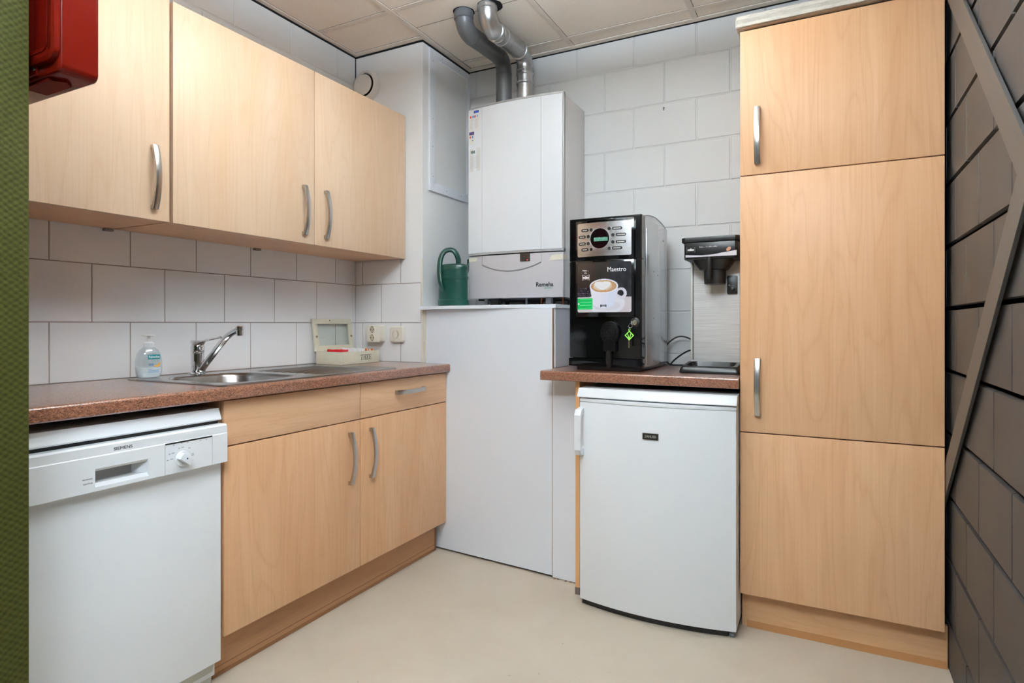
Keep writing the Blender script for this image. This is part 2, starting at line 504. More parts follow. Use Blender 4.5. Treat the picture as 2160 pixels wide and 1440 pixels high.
# ------------------------------------------------------------------ handles
def bow_handle(c, L, O, parent, length=.2, width=.019):
    """c: centre on the door face; L: unit length axis, O: outward axis"""
    L, O, c = Vector(L), Vector(O), Vector(c); W = L.cross(O)
    h = length/2; n = 18; P = []
    P.append((-h, 0))
    for k in range(n+1):
        t = -1+2*k/n; P.append((t*h, .015+.017*(1-t*t)))
    P.append((h, 0)); P.append((h-.014, 0))
    for k in range(n+1):
        t = 1-2*k/n; P.append((t*(h-.014), .0085+.0165*(1-t*t)))
    P.append((-(h-.014), 0))
    m = M()
    m.prism(P, lambda u, v, w: tuple(c+L*u+O*v+W*w), -width/2, width/2, bev=.0022)
    return obj('handle', m, HANDLE, parent, ang=30)

# ------------------------------------------------------------------ wall cabinets
ZU0, ZU1, XU = 1.415, 2.126, .326
def wall_cabinet(y0, y1, hy, label, brk=None):
    t = thing('wall_cabinet', label, 'cabinet', (0.004, (y0+y1)/2, ZU0), 'beech wall cabinets over the worktop')
    m = M()
    x1 = XU-.0195
    m.box(.004, x1, y0, y1, ZU0+.002, ZU0+.020, mi=1); m.box(.004, x1, y0, y1, ZU1-.02, ZU1-.002, mi=1)
    m.box(.004, x1, y0, y0+.016, ZU0+.02, ZU1-.02, mi=0); m.box(.004, x1, y1-.016, y1, ZU0+.02, ZU1-.02, mi=0)
    m.box(.004, .01, y0+.016, y1-.016, ZU0+.02, ZU1-.02)
    obj('body', m, [WOODU, WOODY], t, smooth=False)
    m = M(); m.box(XU-.018, XU, y0+.0015, y1-.0015, ZU0, ZU1, .0012)
    d = obj('door', m, WOODU, t)
    bow_handle((XU, hy, 1.547), (0,0,1), (1,0,0), d)
    if brk:
        m = M(); m.box(.001, .02, brk-.014, brk+.014, ZU0-.008, ZU0+.0015, .001)
        obj('bracket', m, mat('bracket_grey', (150,140,132), .5), t)
wall_cabinet(-.6045, -.0015, -.545, 'beech wall cabinet nearest the corner with its handle at the left')
wall_cabinet(-1.212, -.6055, -.664, 'middle beech wall cabinet above the sink with handle at the right', -.625)
wall_cabinet(-1.82, -1.221, -1.275, 'beech wall cabinet behind the red box, partly hidden by the green wall', -1.235)
# ------------------------------------------------------------------ base cabinets
XB, ZW0, ZW1, XW = .569, .862, .900, .592
def base_cabinet(y0, y1, label, kind):
    t = thing('base_cabinet', label, 'cabinet', (.3, (y0+y1)/2, 0), 'beech base cabinets under the worktop')
    m = M(); x1 = XB-.0195
    m.box(.02, x1, y0, y0+.016, .142, ZW0-.001); m.box(.02, x1, y1-.016, y1, .142, ZW0-.001)
    m.box(.02, x1, y0+.016, y1-.016, .142, .158); m.box(.02, .03, y0+.016, y1-.016, .158, ZW0-.001)
    m.box(x1-.02, x1, y0+.016, y1-.016, .70, .74); m.box(x1-.05, x1, y0+.016, y1-.016, ZW0-.019, ZW0-.001)
    obj('body', m, [WOODY], t, smooth=False)
    m = M(); m.box(.05, .07, y0+.05, y0+.07, 0, .142); m.box(.05, .07, y1-.07, y1-.05, 0, .142)
    m.box(.44, .46, y0+.05, y0+.07, 0, .142); m.box(.44, .46, y1-.07, y1-.05, 0, .142)
    obj('foot', m, BLACKM, t, smooth=False)
    a, b = y0+.0015, y1-.0015
    m = M(); m.box(XB-.018, XB, a, b, .7195, .856, .0012)
    if kind == 'drawer':
        dr = obj('drawer', m, WOODY, t); bow_handle((XB, -.289, .80), (0,1,0), (1,0,0), dr, .202)
    else: obj('false_front', m, WOODY, t)
    m = M(); m.box(XB-.018, XB, a, b, .142, .7155, .0012)
    d = obj('door', m, WOODV, t)
    bow_handle((XB, y1-.059 if kind != 'drawer' else y0+.059, .576), (0,0,1), (1,0,0), d)
base_cabinet(-1.2095, -.6055, 'beech base cabinet under the sink beside the white dishwasher', 'sink')
base_cabinet(-.6045, -.0025, 'beech base cabinet with one drawer beside the white board', 'drawer')
m = M(); m.box(.499, .515, -1.2095, -.012, .012, .1405, mi=0); m.box(.497, .5155, -1.2095, -.012, .028, .030, mi=1)
m.box(.499, .517, -1.2095, -.012, 0, .012, mi=2); m.box(.5, .5165, -.022, -.012, .012, .139, mi=2)
o = obj('plinth', m, [PLINTHW, mat('plinth_seam', (120,82,54), .5), mat('plinth_seal', (150,104,66), .4)], smooth=False)
tag(rebase(o, (.507, -.6, 0)), 'long beech plinth board along the floor under the base cabinets', 'plinth')

# left worktop with a cut-out for the bowl
YW0 = YG+.004
SKX0, SKX1, SKY0, SKY1 = .075, .570, -1.216, -.372
BX0, BX1, BY0, BY1 = .155, .515, -1.165, -.835
m = M()
def slab(y0, y1, x0=.001, x1=XW):
    r = .010
    P = [(x0, ZW0), (x1-.004, ZW0), (x1, ZW0+.004)]
    for k in range(7):
        t = math.radians(15*k); P.append((x1-r+r*math.cos(t), ZW1-r+r*math.sin(t)))
    P.append((x0, ZW1))
    m.prism(P, lambda u, v, w: (u, w, v), y0, y1)
slab(YW0, BY0-.01); slab(BY1+.01, -.0015)
slab(BY0-.01, BY1+.01, x0=BX1+.01); m.box(.001, BX0-.01, BY0-.01, BY1+.01, ZW0, ZW1)
o = obj('worktop', m, GRAN, ang=25)
tag(rebase(o, (.3, -1, ZW0)), 'long brown granite-look worktop holding the sink along the tiled wall', 'worktop')

# ------------------------------------------------------------------ sink
t = thing('sink', 'stainless steel sink with ribbed drainer set in the left worktop', 'sink', (.32, -.8, ZW1))
m = M()
zt = ZW1+.004
def ring(rr, z):   # superellipse style rounded rectangles
    return [(x, y, z) for x, y in rr]
N = 10
outer = rrect(SKX0, SKX1, SKY0, SKY1, .018, N)
# flange: rolled edge
rows = [ring(rrect(SKX0, SKX1, SKY0, SKY1, .018, N), ZW1+.0003), ring(rrect(SKX0, SKX1, SKY0, SKY1, .018, N), ZW1+.0035),
        ring(rrect(SKX0+.004, SKX1-.004, SKY0+.004, SKY1-.004, .016, N), ZW1+.005), ring(rrect(SKX0+.012, SKX1-.012, SKY0+.012, SKY1-.012, .014, N), ZW1+.0035)]
m.grid(rows, closed_u=True)
# top sheet with bowl hole: strips around it
x0, x1, y0, y1 = SKX0+.012, SKX1-.012, SKY0+.012, SKY1-.012
zs = ZW1+.0035
inner = rrect(BX0, BX1, BY0, BY1, .09, N)
sq = []
hb = BY1+.03
for (x, y) in inner:     # square collar matching the bowl ring by angle
    cx, cy = (BX0+BX1)/2, (BY0+BY1)/2
    dx, dy = (x-cx), (y-cy)
    k = min((x1-cx)/dx if dx > 1e-6 else ((x0-cx)/dx if dx < -1e-6 else 9e9), (hb-cy)/dy if dy > 1e-6 else ((y0-cy)/dy if dy < -1e-6 else 9e9))
    sq.append((cx+dx*k, cy+dy*k))
m.grid([ring(sq, zs), ring(inner, zs)], closed_u=True)
for px, py in ((x0, y0), (x1, y0), (x0, hb), (x1, hb)):   # fill collar corners
    near = sorted(range(len(sq)), key=lambda i: (sq[i][0]-px)**2+(sq[i][1]-py)**2)[:2]
    a, b = sq[near[0]], sq[near[1]]
    m.poly([(px, py, zs-.0001), (a[0], a[1], zs-.0001), (b[0], b[1], zs-.0001)])
obj('rim', m, STAIN, t, ang=50)
m = M()
prof = [(0, 0), (.004, -.004), (.010, -.012), (.02, -.12), (.04, -.15), (.09, -.158)]
rows = [ring(rrect(BX0+i, BX1-i, BY0+i, BY1-i, max(.09-i*.5, .03), N), zs+z) for i, z in prof]
m.grid(rows, closed_u=True)
m.poly([p for p in rows[-1]])
obj('bowl', m, mat('bowl_steel', (170,168,166), .24, 1), t, ang=60)
m = M(); m.lathe([(.0, -.001), (.036, -.001), (.038, .002), (.03, .003), (.0, .001)], ((BX0+BX1)/2, (BY0+BY1)/2, zs-.158))
obj('drain', m, CHROME, t)
m = M()   # drainer: sunken sheet with ridges running along Y
pts = []
D0, D1 = hb, y1
for i in range(121):
    x = x0+(x1-x0)*i/120; row = []
    u = (x-(x0+.06))/((x1-.03)-(x0+.06))
    for j in range(41):
        y = D0+(D1-D0)*j/40; v = (y-(D0+.03))/((D1-.02)-(D0+.03))
        z = zs
        if 0 < u < 1 and 0 < v < 1:
            e = min(1, u*14, (1-u)*14, v*14, (1-v)*14); e = e*e*(3-2*e)
            rid = max(0, math.sin(u*9*2*PI))**.7
            z = zs-.006*e+.006*e*rid*min(1, v*12, (1-v)*12)
        row.append((x, y, z))
    pts.append(row)
m.grid(pts)
obj('drainer', m, STAIN, t, ang=60)

# ------------------------------------------------------------------ tap
TX, TY = .108, -.972; zb = zs
t = thing('kitchen_tap', 'chrome single lever mixer tap standing at the back of the sink', 'tap', (TX, TY, zb))
m = M()
m.lathe([(.026, 0), (.026, .004), (.021, .008), (.021, .010), (.0225, .011), (.0225, .030), (.021, .031), (.021, .034), (.0225, .035), (.0225, .078), (.021, .080)], (TX, TY, zb))
obj('body', m, CHROME, t)
m = M()
m.lathe([(.0225, 0), (.0235, .004), (.0235, .022), (.019, .032)], (TX, TY, zb+.081))
P = smoothpath([(TX-.028, TY, zb+.121), (TX+.01, TY, zb+.113), (TX+.05, TY, zb+.126), (TX+.13, TY-.002, zb+.138)], 8)
m.tube(P, [.006+.013*max(0, 1-abs(i/len(P)-.25)*3.0) for i in range(len(P))], 14, flat=(.7, 1.25), up=(0,0,1))
obj('lever', m, CHROME, t)
m = M()
P = fillet([(TX+.012, TY+.004, zb+.014), (TX+.165, TY+.004, zb+.148), (TX+.222, TY+.004, zb+.166)], .035, 8)
n = len(P)
m.tube(P, [.0135-.002*i/n for i in range(n)], 18, flat=(.85, 1.0))
m.lathe([(.016, -.010), (.018, -.006), (.018, .006), (.014, .010)], (TX+.010, TY+.004, zb+.0195), seg=20)
obj('spout', m, CHROME, t)
m = M(); e = P[-1]
m.lathe([(.0125, -.013), (.0125, .004), (.0135, .005), (.0135, .016), (.010, .019)], (e.x+.004, e.y, e.z-.005), seg=28)
m.lathe([(.011, -.016), (.011, -.013)], (e.x+.004, e.y, e.z-.005), seg=24)
obj('aerator', m, CHROME, t)

# ------------------------------------------------------------------ soap bottle
SX, SY, SZ = .112, -1.158, zt+.001
t = thing('soap_dispenser', 'clear pump bottle of white hand soap on the corner of the sink', 'soap dispenser', (SX, SY, SZ))
TAN = Vector((2.187-SX, -2.432-SY, 0)).normalized()      # label side turned to the room
TAN = (Matrix.Rotation(math.radians(14), 3, 'Z') @ TAN)
def oval(prof, m_, seg=40, sx=1.0, sy=.56, mi=0):
    q = Matrix.Rotation(math.atan2(TAN.y, TAN.x)-PI/2, 3, 'Z')
    rows = []
    for r, h in prof:
        rows.append([tuple(Vector((SX, SY, SZ+h))+q@Vector((r*sx*math.cos(2*PI*k/seg), r*(sy if r > .012 else 1)*math.sin(2*PI*k/seg), 0))) for k in range(seg)])
    m_.grid(rows, mi, closed_u=True); m_.poly(rows[0][::-1], mi); m_.poly(rows[-1], mi)
bp = [(.033, 0), (.037, .003), (.0405, .015), (.0425, .035), (.0415, .06), (.037, .08), (.029, .096), (.018, .104), (.0145, .106)]
m = M(); oval(bp, m)
obj('bottle', m, clear('clear_plastic', (244,249,251), .10, .06), t, ang=70)
lp = [(.031, .0025), (.0348, .005), (.0383, .015), (.0398, .034), (.0398, .037)]
m = M(); oval(lp, m); obj('liquid', m, mat('milky_soap', (250,251,252), .25), t, ang=70)
m = M(); m.lathe([(.0165, 0), (.0165, .014), (.013, .017), (.0085, .0185)], (SX, SY, SZ+.1055), seg=36)
for k in range(24):
    a = 2*PI*k/24; m.box(-.0005, .0005, -.0005, .0005, .001, .013, mtx=Matrix.Translation((SX+.0166*math.cos(a), SY+.0166*math.sin(a), SZ+.1055)))
obj('cap', m, WHITE, t)
m = M(); m.lathe([(.0052, 0), (.0052, .021)], (SX, SY, SZ+.122), seg=20)
HD = Vector((.93, .36, 0))
P = [Vector((SX, SY, SZ+.1455))+HD*u for u in (-.022, -.015, 0, .015, .023)]
m.tube(P, [.006, .010, .0125, .010, .004], 20, flat=(.26, 1), up=(0,0,1))
obj('pump', m, mat('frosted_white_plastic', (238,238,236), .35), t)
U = Vector((-TAN.y, TAN.x, 0))
def bott(u, v, w):
    # point on the bottle front: u along U, v height
    rr = .0425 if v < .06 else .040
    y = rr*.56*math.sqrt(max(0, 1-(u/rr)**2))
    return tuple(Vector((SX, SY, SZ))+U*u+TAN*(y+.0004+w)+Vector((0,0,v)))
def bpatch(u0, u1, v0, v1, mtl, name='label'):
    m = M(); m.grid([[bott(u0+(u1-u0)*i/12, v0+(v1-v0)*j/2, .0002) for i in range(13)] for j in range(3)]); return obj(name, m, mtl, t)
bpatch(-.008, .032, .064, .080, mat('teal_label', (24,128,140), .4))
text('lettering', 'Palmolive', mat('white_print', (240,244,244), .5), .0125, lambda u, v, w: bott(u+.012, v+.072, w+.0006), t, squash=.74, bold=.0002)
text('lettering', 'naturals', mat('pale_teal_print', (130,180,190), .5), .0075, lambda u, v, w: bott(u+.013, v+.0585, w+.0006), t)
m = M()
for q in range(2): m.grid([[bott(-.006+.015*i/6, .0475-.0045*q+.0024*j, .0005) for i in range(7)] for j in range(2)])
obj('small_print', m, mat('blue_print', (96,144,190), .5), t, smooth=False)
m = M(); m.poly([bott(.02+.009*math.cos(a), .041+.003*math.sin(a), .0006) for a in [2*PI*k/14 for k in range(14)]])
m.poly([bott(.027+.004*math.cos(a)+.003*math.sin(a), .047+.006*math.sin(a), .0008) for a in [2*PI*k/14 for k in range(14)]])
obj('almond_print', m, mat('almond_orange', (238,176,72), .5), t, smooth=False)
m = M(); m.grid([[bott(-.006+.036*i/14, .030-.004*math.sin(PI*i/14)+.0016*j, .0005) for i in range(15)] for j in range(2)])
for j in range(2): m.grid([[bott(-.008+.034*i/12, .0235-.004*j+.0018*q, .0005) for i in range(13)] for q in range(2)])
obj('label_print', m, mat('pale_blue_print', (150,184,216), .5), t, smooth=False)

# ------------------------------------------------------------------ tea box
t = thing('tea_box', 'cream wooden tea box with open glass lid marked THEE', 'box', (.122, -.182, ZW1))
bx0, bx1, by0, by1, bz0, bz1 = .040, .202, -.314, -.052, ZW1+.001, ZW1+.0595
# floor stands clear of the drainer edge
m = M(); w_ = .008
m.box(bx0, bx1, by0, by0+w_, bz0, bz1, .0008); m.box(bx0, bx1, by1-w_, by1, bz0, bz1, .0008)
m.box(bx1-w_, bx1, by0+w_, by1-w_, bz0, bz1, .0008); m.box(bx0, bx0+w_, by0+w_, by1-w_, bz0, bz1, .0008)
m.box(bx0+w_, bx1-w_, by0+w_, by1-w_, bz0, bz0+.006)
obj('body', m, BOXP, t)
m = M(); m.box(bx0+w_, bx1-w_, -.225, -.221, bz0+.006, bz1-.01); m.box(bx0+w_, bx1-w_, -.145, -.141, bz0+.006, bz1-.01)
obj('divider', m, BOXP, t, smooth=False)
th = math.radians(9)
R = Matrix.Translation((bx0+.001, 0, bz1+.001)) @ Matrix.Rotation(-th, 4, 'Y')
m = M()
lw, lh, lt = .026, .158, .013
m.box(-lt, 0, by0, by1, 0, lw, .001, mtx=R); m.box(-lt, 0, by0, by1, lh-lw, lh, .001, mtx=R)
m.box(-lt, 0, by0, by0+lw, lw, lh-lw, .001, mtx=R); m.box(-lt, 0, by1-lw, by1, lw, lh-lw, .001, mtx=R)
lid = obj('lid', m, BOXP, t)
m = M(); m.box(-.008, -.006, by0+lw-.004, by1-lw+.004, lw-.004, lh-lw+.004, mtx=R)
obj('glass_pane', m, clear('thin_glass', (249,252,250), .08), lid, smooth=False)
m = M()
for (yy, zz, r) in ((by0+.013, .07, .0055), (by1-.013, .07, .0055)):
    m.lathe([(r, -.001), (r, .002), (r*.6, .003)], tuple(R@Vector((0, yy, zz))), axis=tuple(R.to_3x3()@Vector((1,0,0))), seg=16)
m.lathe([(.003, -.001), (.003, .002), (.001, .003)], tuple(R@Vector((0, (by0+by1)/2-.02, lh-.009))), axis=(1,0,0), seg=12)
obj('magnet', m, mat('old_brass', (150,128,92), .4, .6), lid)
m = M()
def serif(strokes, y0, z0, k):
    for a0, a1, b0, b1 in strokes: m.box(bx1+.0001, bx1+.0005, y0+a0*k, y0+a1*k, z0+b0*k, z0+b1*k)
T_ = [(.30,.44,.04,1), (.18,.56,0,.05), (0,.74,.94,1), (0,.05,.76,.96), (.69,.74,.76,.96)]
H_ = [(.10,.24,.04,.96), (.54,.68,.04,.96), (.2,.58,.47,.53), (0,.34,0,.05), (.44,.78,0,.05), (0,.34,.95,1), (.44,.78,.95,1)]
E_ = [(.10,.24,.04,.96), (0,.62,0,.05), (0,.60,.95,1), (.2,.46,.48,.54), (.57,.62,0,.24), (.55,.60,.78,1), (.42,.46,.38,.64)]
y_ = -.190
for L_, w_ in ((T_, .83), (H_, .87), (E_, .72), (E_, .7)):
    serif(L_, y_, bz0+.0165, .0255); y_ += w_*.0255
obj('lettering', m, INK, t, smooth=False)
# sachets: each one a thing of its own
def sachet(x, y, h, tilt, mtl, mtl2, label, group, roll=0):
    m = M(); n = 8; w2, h2 = .026, h
    pts = []
    for s_ in (1, -1):
        for j in range(n+1):
            for i in range(n+1): pass
    rows = []
    for j in range(n+1):
        v = j/n; row = []
        for i in range(2*n):
            a = 2*PI*i/(2*n); uu = math.cos(a); th_ = math.sin(a)*.0032*math.sin(PI*min(max(v, .04), .96))
            row.append((th_+.0006*math.sin(a), uu*w2, v*h2))
        rows.append(row)
    m.grid(rows, 0, closed_u=True)
    m.poly(rows[0][::-1]); m.poly(rows[-1])
    for f in m.bm.faces:
        if f.calc_center_median().z > h2*.72 and int((f.calc_center_median().y+.03)/.007) % 2: f.material_index = 1
    Rm = Matrix.Translation((x, y, bz0+.0065)) @ Matrix.Rotation(roll+random.uniform(-.16, .16), 4, 'X') @ Matrix.Rotation(tilt+random.uniform(-.05, .08), 4, 'Y')
    bmesh.ops.transform(m.bm, matrix=Rm, verts=m.bm.verts)
    o = obj('tea_sachet', m, [mtl, mtl2], ang=60)
    tag(rebase(o, (x, y, bz0+.0065)), label, 'tea sachet', group)
RDS, WHS, ORS = mat('red_sachet', (196,28,40), .4), mat('white_sachet', (240,240,240), .4), mat('orange_sachet', (226,120,60), .4)
YLS = mat('yellow_sachet', (226,196,110), .4)
for k in range(4): sachet(.165-.030*k, -.268, .062, .12, RDS, RDS, 'red tea sachet standing in the left compartment of the tea box', 'red tea sachets')
for k in range(4): sachet(.184-.033*k, -.183, .067, .14, WHS, WHS, 'white tea sachet standing in the middle compartment of the tea box', 'white tea sachets')
for k in range(4): sachet(.178-.034*k, -.1, .061, .10, ORS, YLS if k % 2 else WHS, 'orange tea sachet in the right compartment of the tea box', 'orange tea sachets')

# ------------------------------------------------------------------ sockets on the pier
t = thing('double_socket', 'ivory double wall socket on the tiled pier beside the tea box', 'socket', (.156, 0, .999))
m = M(); m.prism(rrect(.112, .200, .999, 1.085, .009), fy, -.0015, -.044, bev=.004)
obj('housing', m, CREAM, t)
for zc in (1.0625, 1.0215):
    m = M(); cx = .150
    m.lathe([(.0195, 0), (.0193, .0032), (.0182, .0042), (.0172, .0036), (.0166, -.0), (.0166, -.0005)], (cx, -.044, zc), axis=(0,-1,0), seg=36, caps=False)
    obj('socket_ring', m, CREAM, t)
    m = M(); m.prism(circ(cx, zc, .0166, 32), fy, -.0443, -.0446)
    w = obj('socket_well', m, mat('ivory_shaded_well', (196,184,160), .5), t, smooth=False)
    m = M()
    for dx in (-.0095, .0095): m.prism(circ(cx+dx, zc, .0026, 14), fy, -.0447, -.0452)
    m.box(cx-.003, cx+.003, -.0452, -.0447, zc+.0125, zc+.0162); m.box(cx-.003, cx+.003, -.0452, -.0447, zc-.0162, zc-.0125)
    obj('contact', m, mat('contact_dark', (44,38,30), .5), w, smooth=False)
t = thing('light_switch', 'ivory rocker switch on the tiled pier right of the double socket', 'switch', (.288, 0, 1.0))
m = M(); m.prism(rrect(.243, .327, 1.0, 1.079, .012), fy, -.0015, -.024, bev=.007, seg=4)
obj('housing', m, CREAM, t)
m = M(); m.prism(rrect(.258, .312, 1.0135, 1.0655, .004), fy, -.024, -.0255, bev=.0006)
obj('cover', m, CREAM, t)
m = M(); m.prism(circ(.284, 1.0395, .0215, 40), fy, -.0255, -.0265, mi=1); 
m.prism([(.272+.011*math.cos(a)+.010, 1.0395+.0205*math.sin(a)) for a in [2*PI*k/28 for k in range(28)]], fy, -.0265, -.031, bev=.0015, mi=0)
obj('rocker', m, [CREAM, mat('ivory_seam', (206,196,176), .5)], t)

# ------------------------------------------------------------------ vent valve on the pier
vx, vz = .0800, 2.319
t = thing('vent_valve', 'round white extract valve high on the pier above the wall cabinets', 'vent', (vx, 0, vz))
m = M(); m.lathe([(.0785, 0), (.0785, .010), (.0755, .020), (.070, .028), (.064, .030), (.059, .026), (.057, .016), (.057, .001)], (vx, .0025, vz), axis=(0,-1,0), seg=56, caps=False)
obj('ring', m, mat('valve_white', (222,219,214), .4), t)
m = M(); m.prism(circ(vx, vz, .057, 40), fy, .0015, .0022); obj('throat', m, BLACKV, t, smooth=False)
m = M(); m.lathe([(.008, 0), (.008, .026), (.047, .027), (.0515, .029), (.0515, .033), (.046, .0355), (.0, .036)], (vx, .002, vz), axis=(0,-1,0), seg=48)
obj('disc', m, mat('valve_white', (222,219,214), .4), t)

# access panel on the pier's right face
t = thing('access_panel', 'white framed access panel high on the side of the pier beside the boiler', 'panel', (.428, .25, 1.757))
m = M()
a, b, c, d = .050, .4385, 1.757, 2.470
a2, b2, c2, d2 = .106, .402, 1.803, 2.432
for P in ([(a, c), (b, c), (b2, c2), (a2, c2)], [(b, c), (b, d), (b2, d2), (b2, c2)], [(b, d), (a, d), (a2, d2), (b2, d2)], [(a, d), (a, c), (a2, c2), (a2, d2)]):
    m.prism(P, fx, .4283, .4383, bev=.002)
obj('frame', m, PANELW, t)
m = M(); m.box(.4283, .4325, a2-.002, b2+.002, c2-.002, d2+.002); obj('panel', m, PAINT, t, smooth=False)
m = M()
for (yy, zz) in ((.075, 1.83), (.075, 1.98), (.075, 2.12), (.075, 2.41), (.16, 2.45), (.32, 2.45), (.42, 2.40), (.2, 1.78), (.34, 1.78), (.42, 2.1)):
    m.lathe([(.0024, -.0005), (.0024, .0006), (.001, .001)], (.4383, yy, zz), axis=(1,0,0), seg=10)
obj('screw', m, mat('screw_grey', (130,130,128), .4, .7), t)

# ------------------------------------------------------------------ boiler casing (boxed-in board under the boiler)
t = thing('boiler_casing', 'white boarded casing standing on the floor under the boiler', 'casing', (.8, .2, 0))
m = M()   # front board is slightly out of square
def fr(x): return .010-(x-.44)*(.058/.70)
m.prism([(.4435, fr(.4435)), (1.143, fr(1.143)), (1.143, fr(1.143)+.018), (.4435, fr(.4435)+.018)], fz, .011, 1.1595, bev=.0006)
obj('front_board', m, PANELW, t, smooth=False)
m = M(); m.box(1.1345, 1.1495, -.028, YB-.003, .902, 1.1595)
obj('side_board', m, PANELW, t, smooth=False)
m = M(); m.box(1.1432, 1.145, -.047, -.029, .006, 1.158)
obj('raw_edge', m, mat('chipboard_edge', (168,142,110), .8), t, smooth=False)
m = M(); m.box(.436, 1.1555, -.036, YB-.002, 1.1605, 1.1765, .001)
obj('top_board', m, PANELW, t)
m = M(); m.prism([(1.146, -.0485), (1.2855, -.056), (1.2855, -.040), (1.146, -.0305)], fz, .004, .8605)
obj('filler_board', m, PANELW, t, smooth=False)
m = M(); m.prism([(1.262, .0), (1.2855, .0), (1.2855, .034), (1.276, .030), (1.268, .014)], fy, -.0590, -.0545)
for xx, ww in ((1.152, .009), (1.168, .006), (1.205, .007), (1.225, .012), (1.243, .005)): m.box(xx, xx+ww, -.0562, -.048, 0, .0035)
obj('chipped_corner', m, mat('chipboard', (140,112,84), .9), t, smooth=False)
m = M(); m.box(.43, .443, .0045, .011, .902, 1.1595); o = obj('sealant_strip', m, mat('ivory_sealant', (224,218,204), .6), t, smooth=False)

# ------------------------------------------------------------------ boiler
t = thing('boiler', 'white wall-hung gas boiler above the white casing', 'boiler', (.856, .3, 1.216))
bX0, bX1, bYf = .598, 1.1125, .155
def frontY(x, bulge=.020):
    s_ = (x-(bX0+bX1)/2)/((bX1-bX0)/2); return bYf-bulge*(1-s_*s_)
m = M(); m.box(bX0+.002, bX1-.004, bYf+.022, YB-.0015, 1.2165, 2.160, .002)
obj('side_casing', m, mat('boiler_side_grey', (222,223,225), .35), t)
def curved(x0, x1, z0, z1, th=.018, bulge=.02, dy=0, n=10):
    P = [(x0+(x1-x0)*k/n, frontY(x0+(x1-x0)*k/n, bulge)+dy) for k in range(n+1)]
    P += [(x1, bYf+th), (x0, bYf+th)]
    return P
m = M()
for x0, x1 in ((bX0, .6825), (.6840, 1.0025), (1.0040, bX1-.007)):
    m.prism(curved(x0, x1, 0, 0), fz, 1.441, 2.158, bev=.0012)
obj('front_panel', m, WHITE2, t, ang=25)
m = M(); m.box(bX1-.0065, bX1, bYf-.001, bYf+.024, 1.428, 2.165, .002)
m.prism(curved(bX0, bX1, 0, 0, .02, .021), fz, 1.430, 1.440); m.prism(curved(bX0, bX1, 0, 0, .02, .021), fz, 2.159, 2.167)
m.box(1.0025, 1.004, frontY(1.003)-.0002, bYf+.0, 1.441, 2.158)
obj('trim_frame', m, mat('boiler_trim_grey', (170,170,172), .3, .2), t)
m = M(); m.prism(curved(bX0+.004, bX1-.002, 0, 0, .02, .017), fz, 1.2165, 1.424, bev=.001)
low = obj('lower_panel', m, GREYP, t, ang=25)
def lowY(x): return frontY(x, .017)-.0002
# smile-shaped groove and display
m = M(); pts = []
for k in range(25):
    x = .683+(1.004-.683)*k/24; s_ = (x-.8435)/.1605; z = 1.346+.036*s_*s_
    pts.append([(x, lowY(x)-.0006, z-.0045), (x, lowY(x)-.0035, z-.001), (x, lowY(x)-.0006, z+.0025)])
m.grid(pts)
obj('groove', m, mat('groove_grey', (134,133,133), .5), low)
m = M()
for x in (.683, 1.004): m.box(x-.0007, x+.0007, lowY(x)-.0005, lowY(x)+.002, 1.384, 1.424)
obj('seam', m, mat('groove_grey', (134,133,133), .5), low, smooth=False)
m = M(); P = [(.896, 1.387), (.947, 1.387), (.947, 1.426), (.896, 1.426)]
m.prism(P, fy, lowY(.92)-.0022, lowY(.92)+.003)
ds = obj('display', m, mat('smoked_window', (40,34,33), .15), low, smooth=False)
m = M(); m.prism(circ(.934, 1.3935, .0035, 14), fy, lowY(.92)-.0026, lowY(.92)-.002); obj('indicator', m, emis('red_indicator', (200,40,50), .5), ds, smooth=False)
fb = lambda cx, cz: (lambda u, v, w: (cx+u, lowY(cx+u)-.0005-w, cz+v))
text('lettering', 'Remeha', mat('black_print', (34,34,38), .5), .0285, fb(1.0205, 1.2745), low, bold=.0006, squash=.93)
text('lettering', 'QUINTA', INKG, .0075, fb(1.037, 1.258), low, squash=1.25, bold=.0002)
# masking tape at both upper corners of the lower panel
m = M(); Y0 = lambda x: lowY(x)-.0012
m.poly([(.602, Y0(.602), 1.399), (.648, Y0(.648), 1.400), (.655, Y0(.655), 1.417), (.602, Y0(.602), 1.419)])
m.poly([(1.040, Y0(1.04), 1.386), (1.108, Y0(1.108), 1.389), (1.108, Y0(1.108), 1.413), (1.056, Y0(1.056), 1.411)])
m.poly([(1.1135, Y0(1.108), 1.389), (1.1135, .20, 1.393), (1.1135, .20, 1.413), (1.1135, Y0(1.108), 1.413)])
obj('masking_tape', m, mat('masking_tape_cream', (222,217,200), .7), t, smooth=False)
# stickers on the left strip
def sq(x0, x1, z0, z1, mtl, dy=.0003):
    m = M(); m.poly([(x0, frontY(x0)-dy, z0), (x1, frontY(x1)-dy, z0), (x1, frontY(x1)-dy, z1), (x0, frontY(x0)-dy, z1)]); return m
stk = obj('service_sticker', sq(.603, .668, 2.045, 2.152, mat('sticker_paper', (236,234,230), .5)), mat('sticker_paper', (236,234,230), .5), t, smooth=False)
obj('blue_band', sq(.632, .664, 2.137, 2.149, None, .0006), mat('blue_band_print', (40,70,160), .5), stk, smooth=False)
for x, mt_ in ((.614, (214,70,50)), (.628, (90,140,200)), (.640, (206,90,90)), (.655, (140,180,214))):
    m = M(); m.poly([(x+.0055*math.cos(a), frontY(x)-.0006, 2.121+.0065*math.sin(a)) for a in [2*PI*k/14 for k in range(14)]])
    obj('round_mark', m, mat('mark', mt_, .5), stk, smooth=False)
m = M()
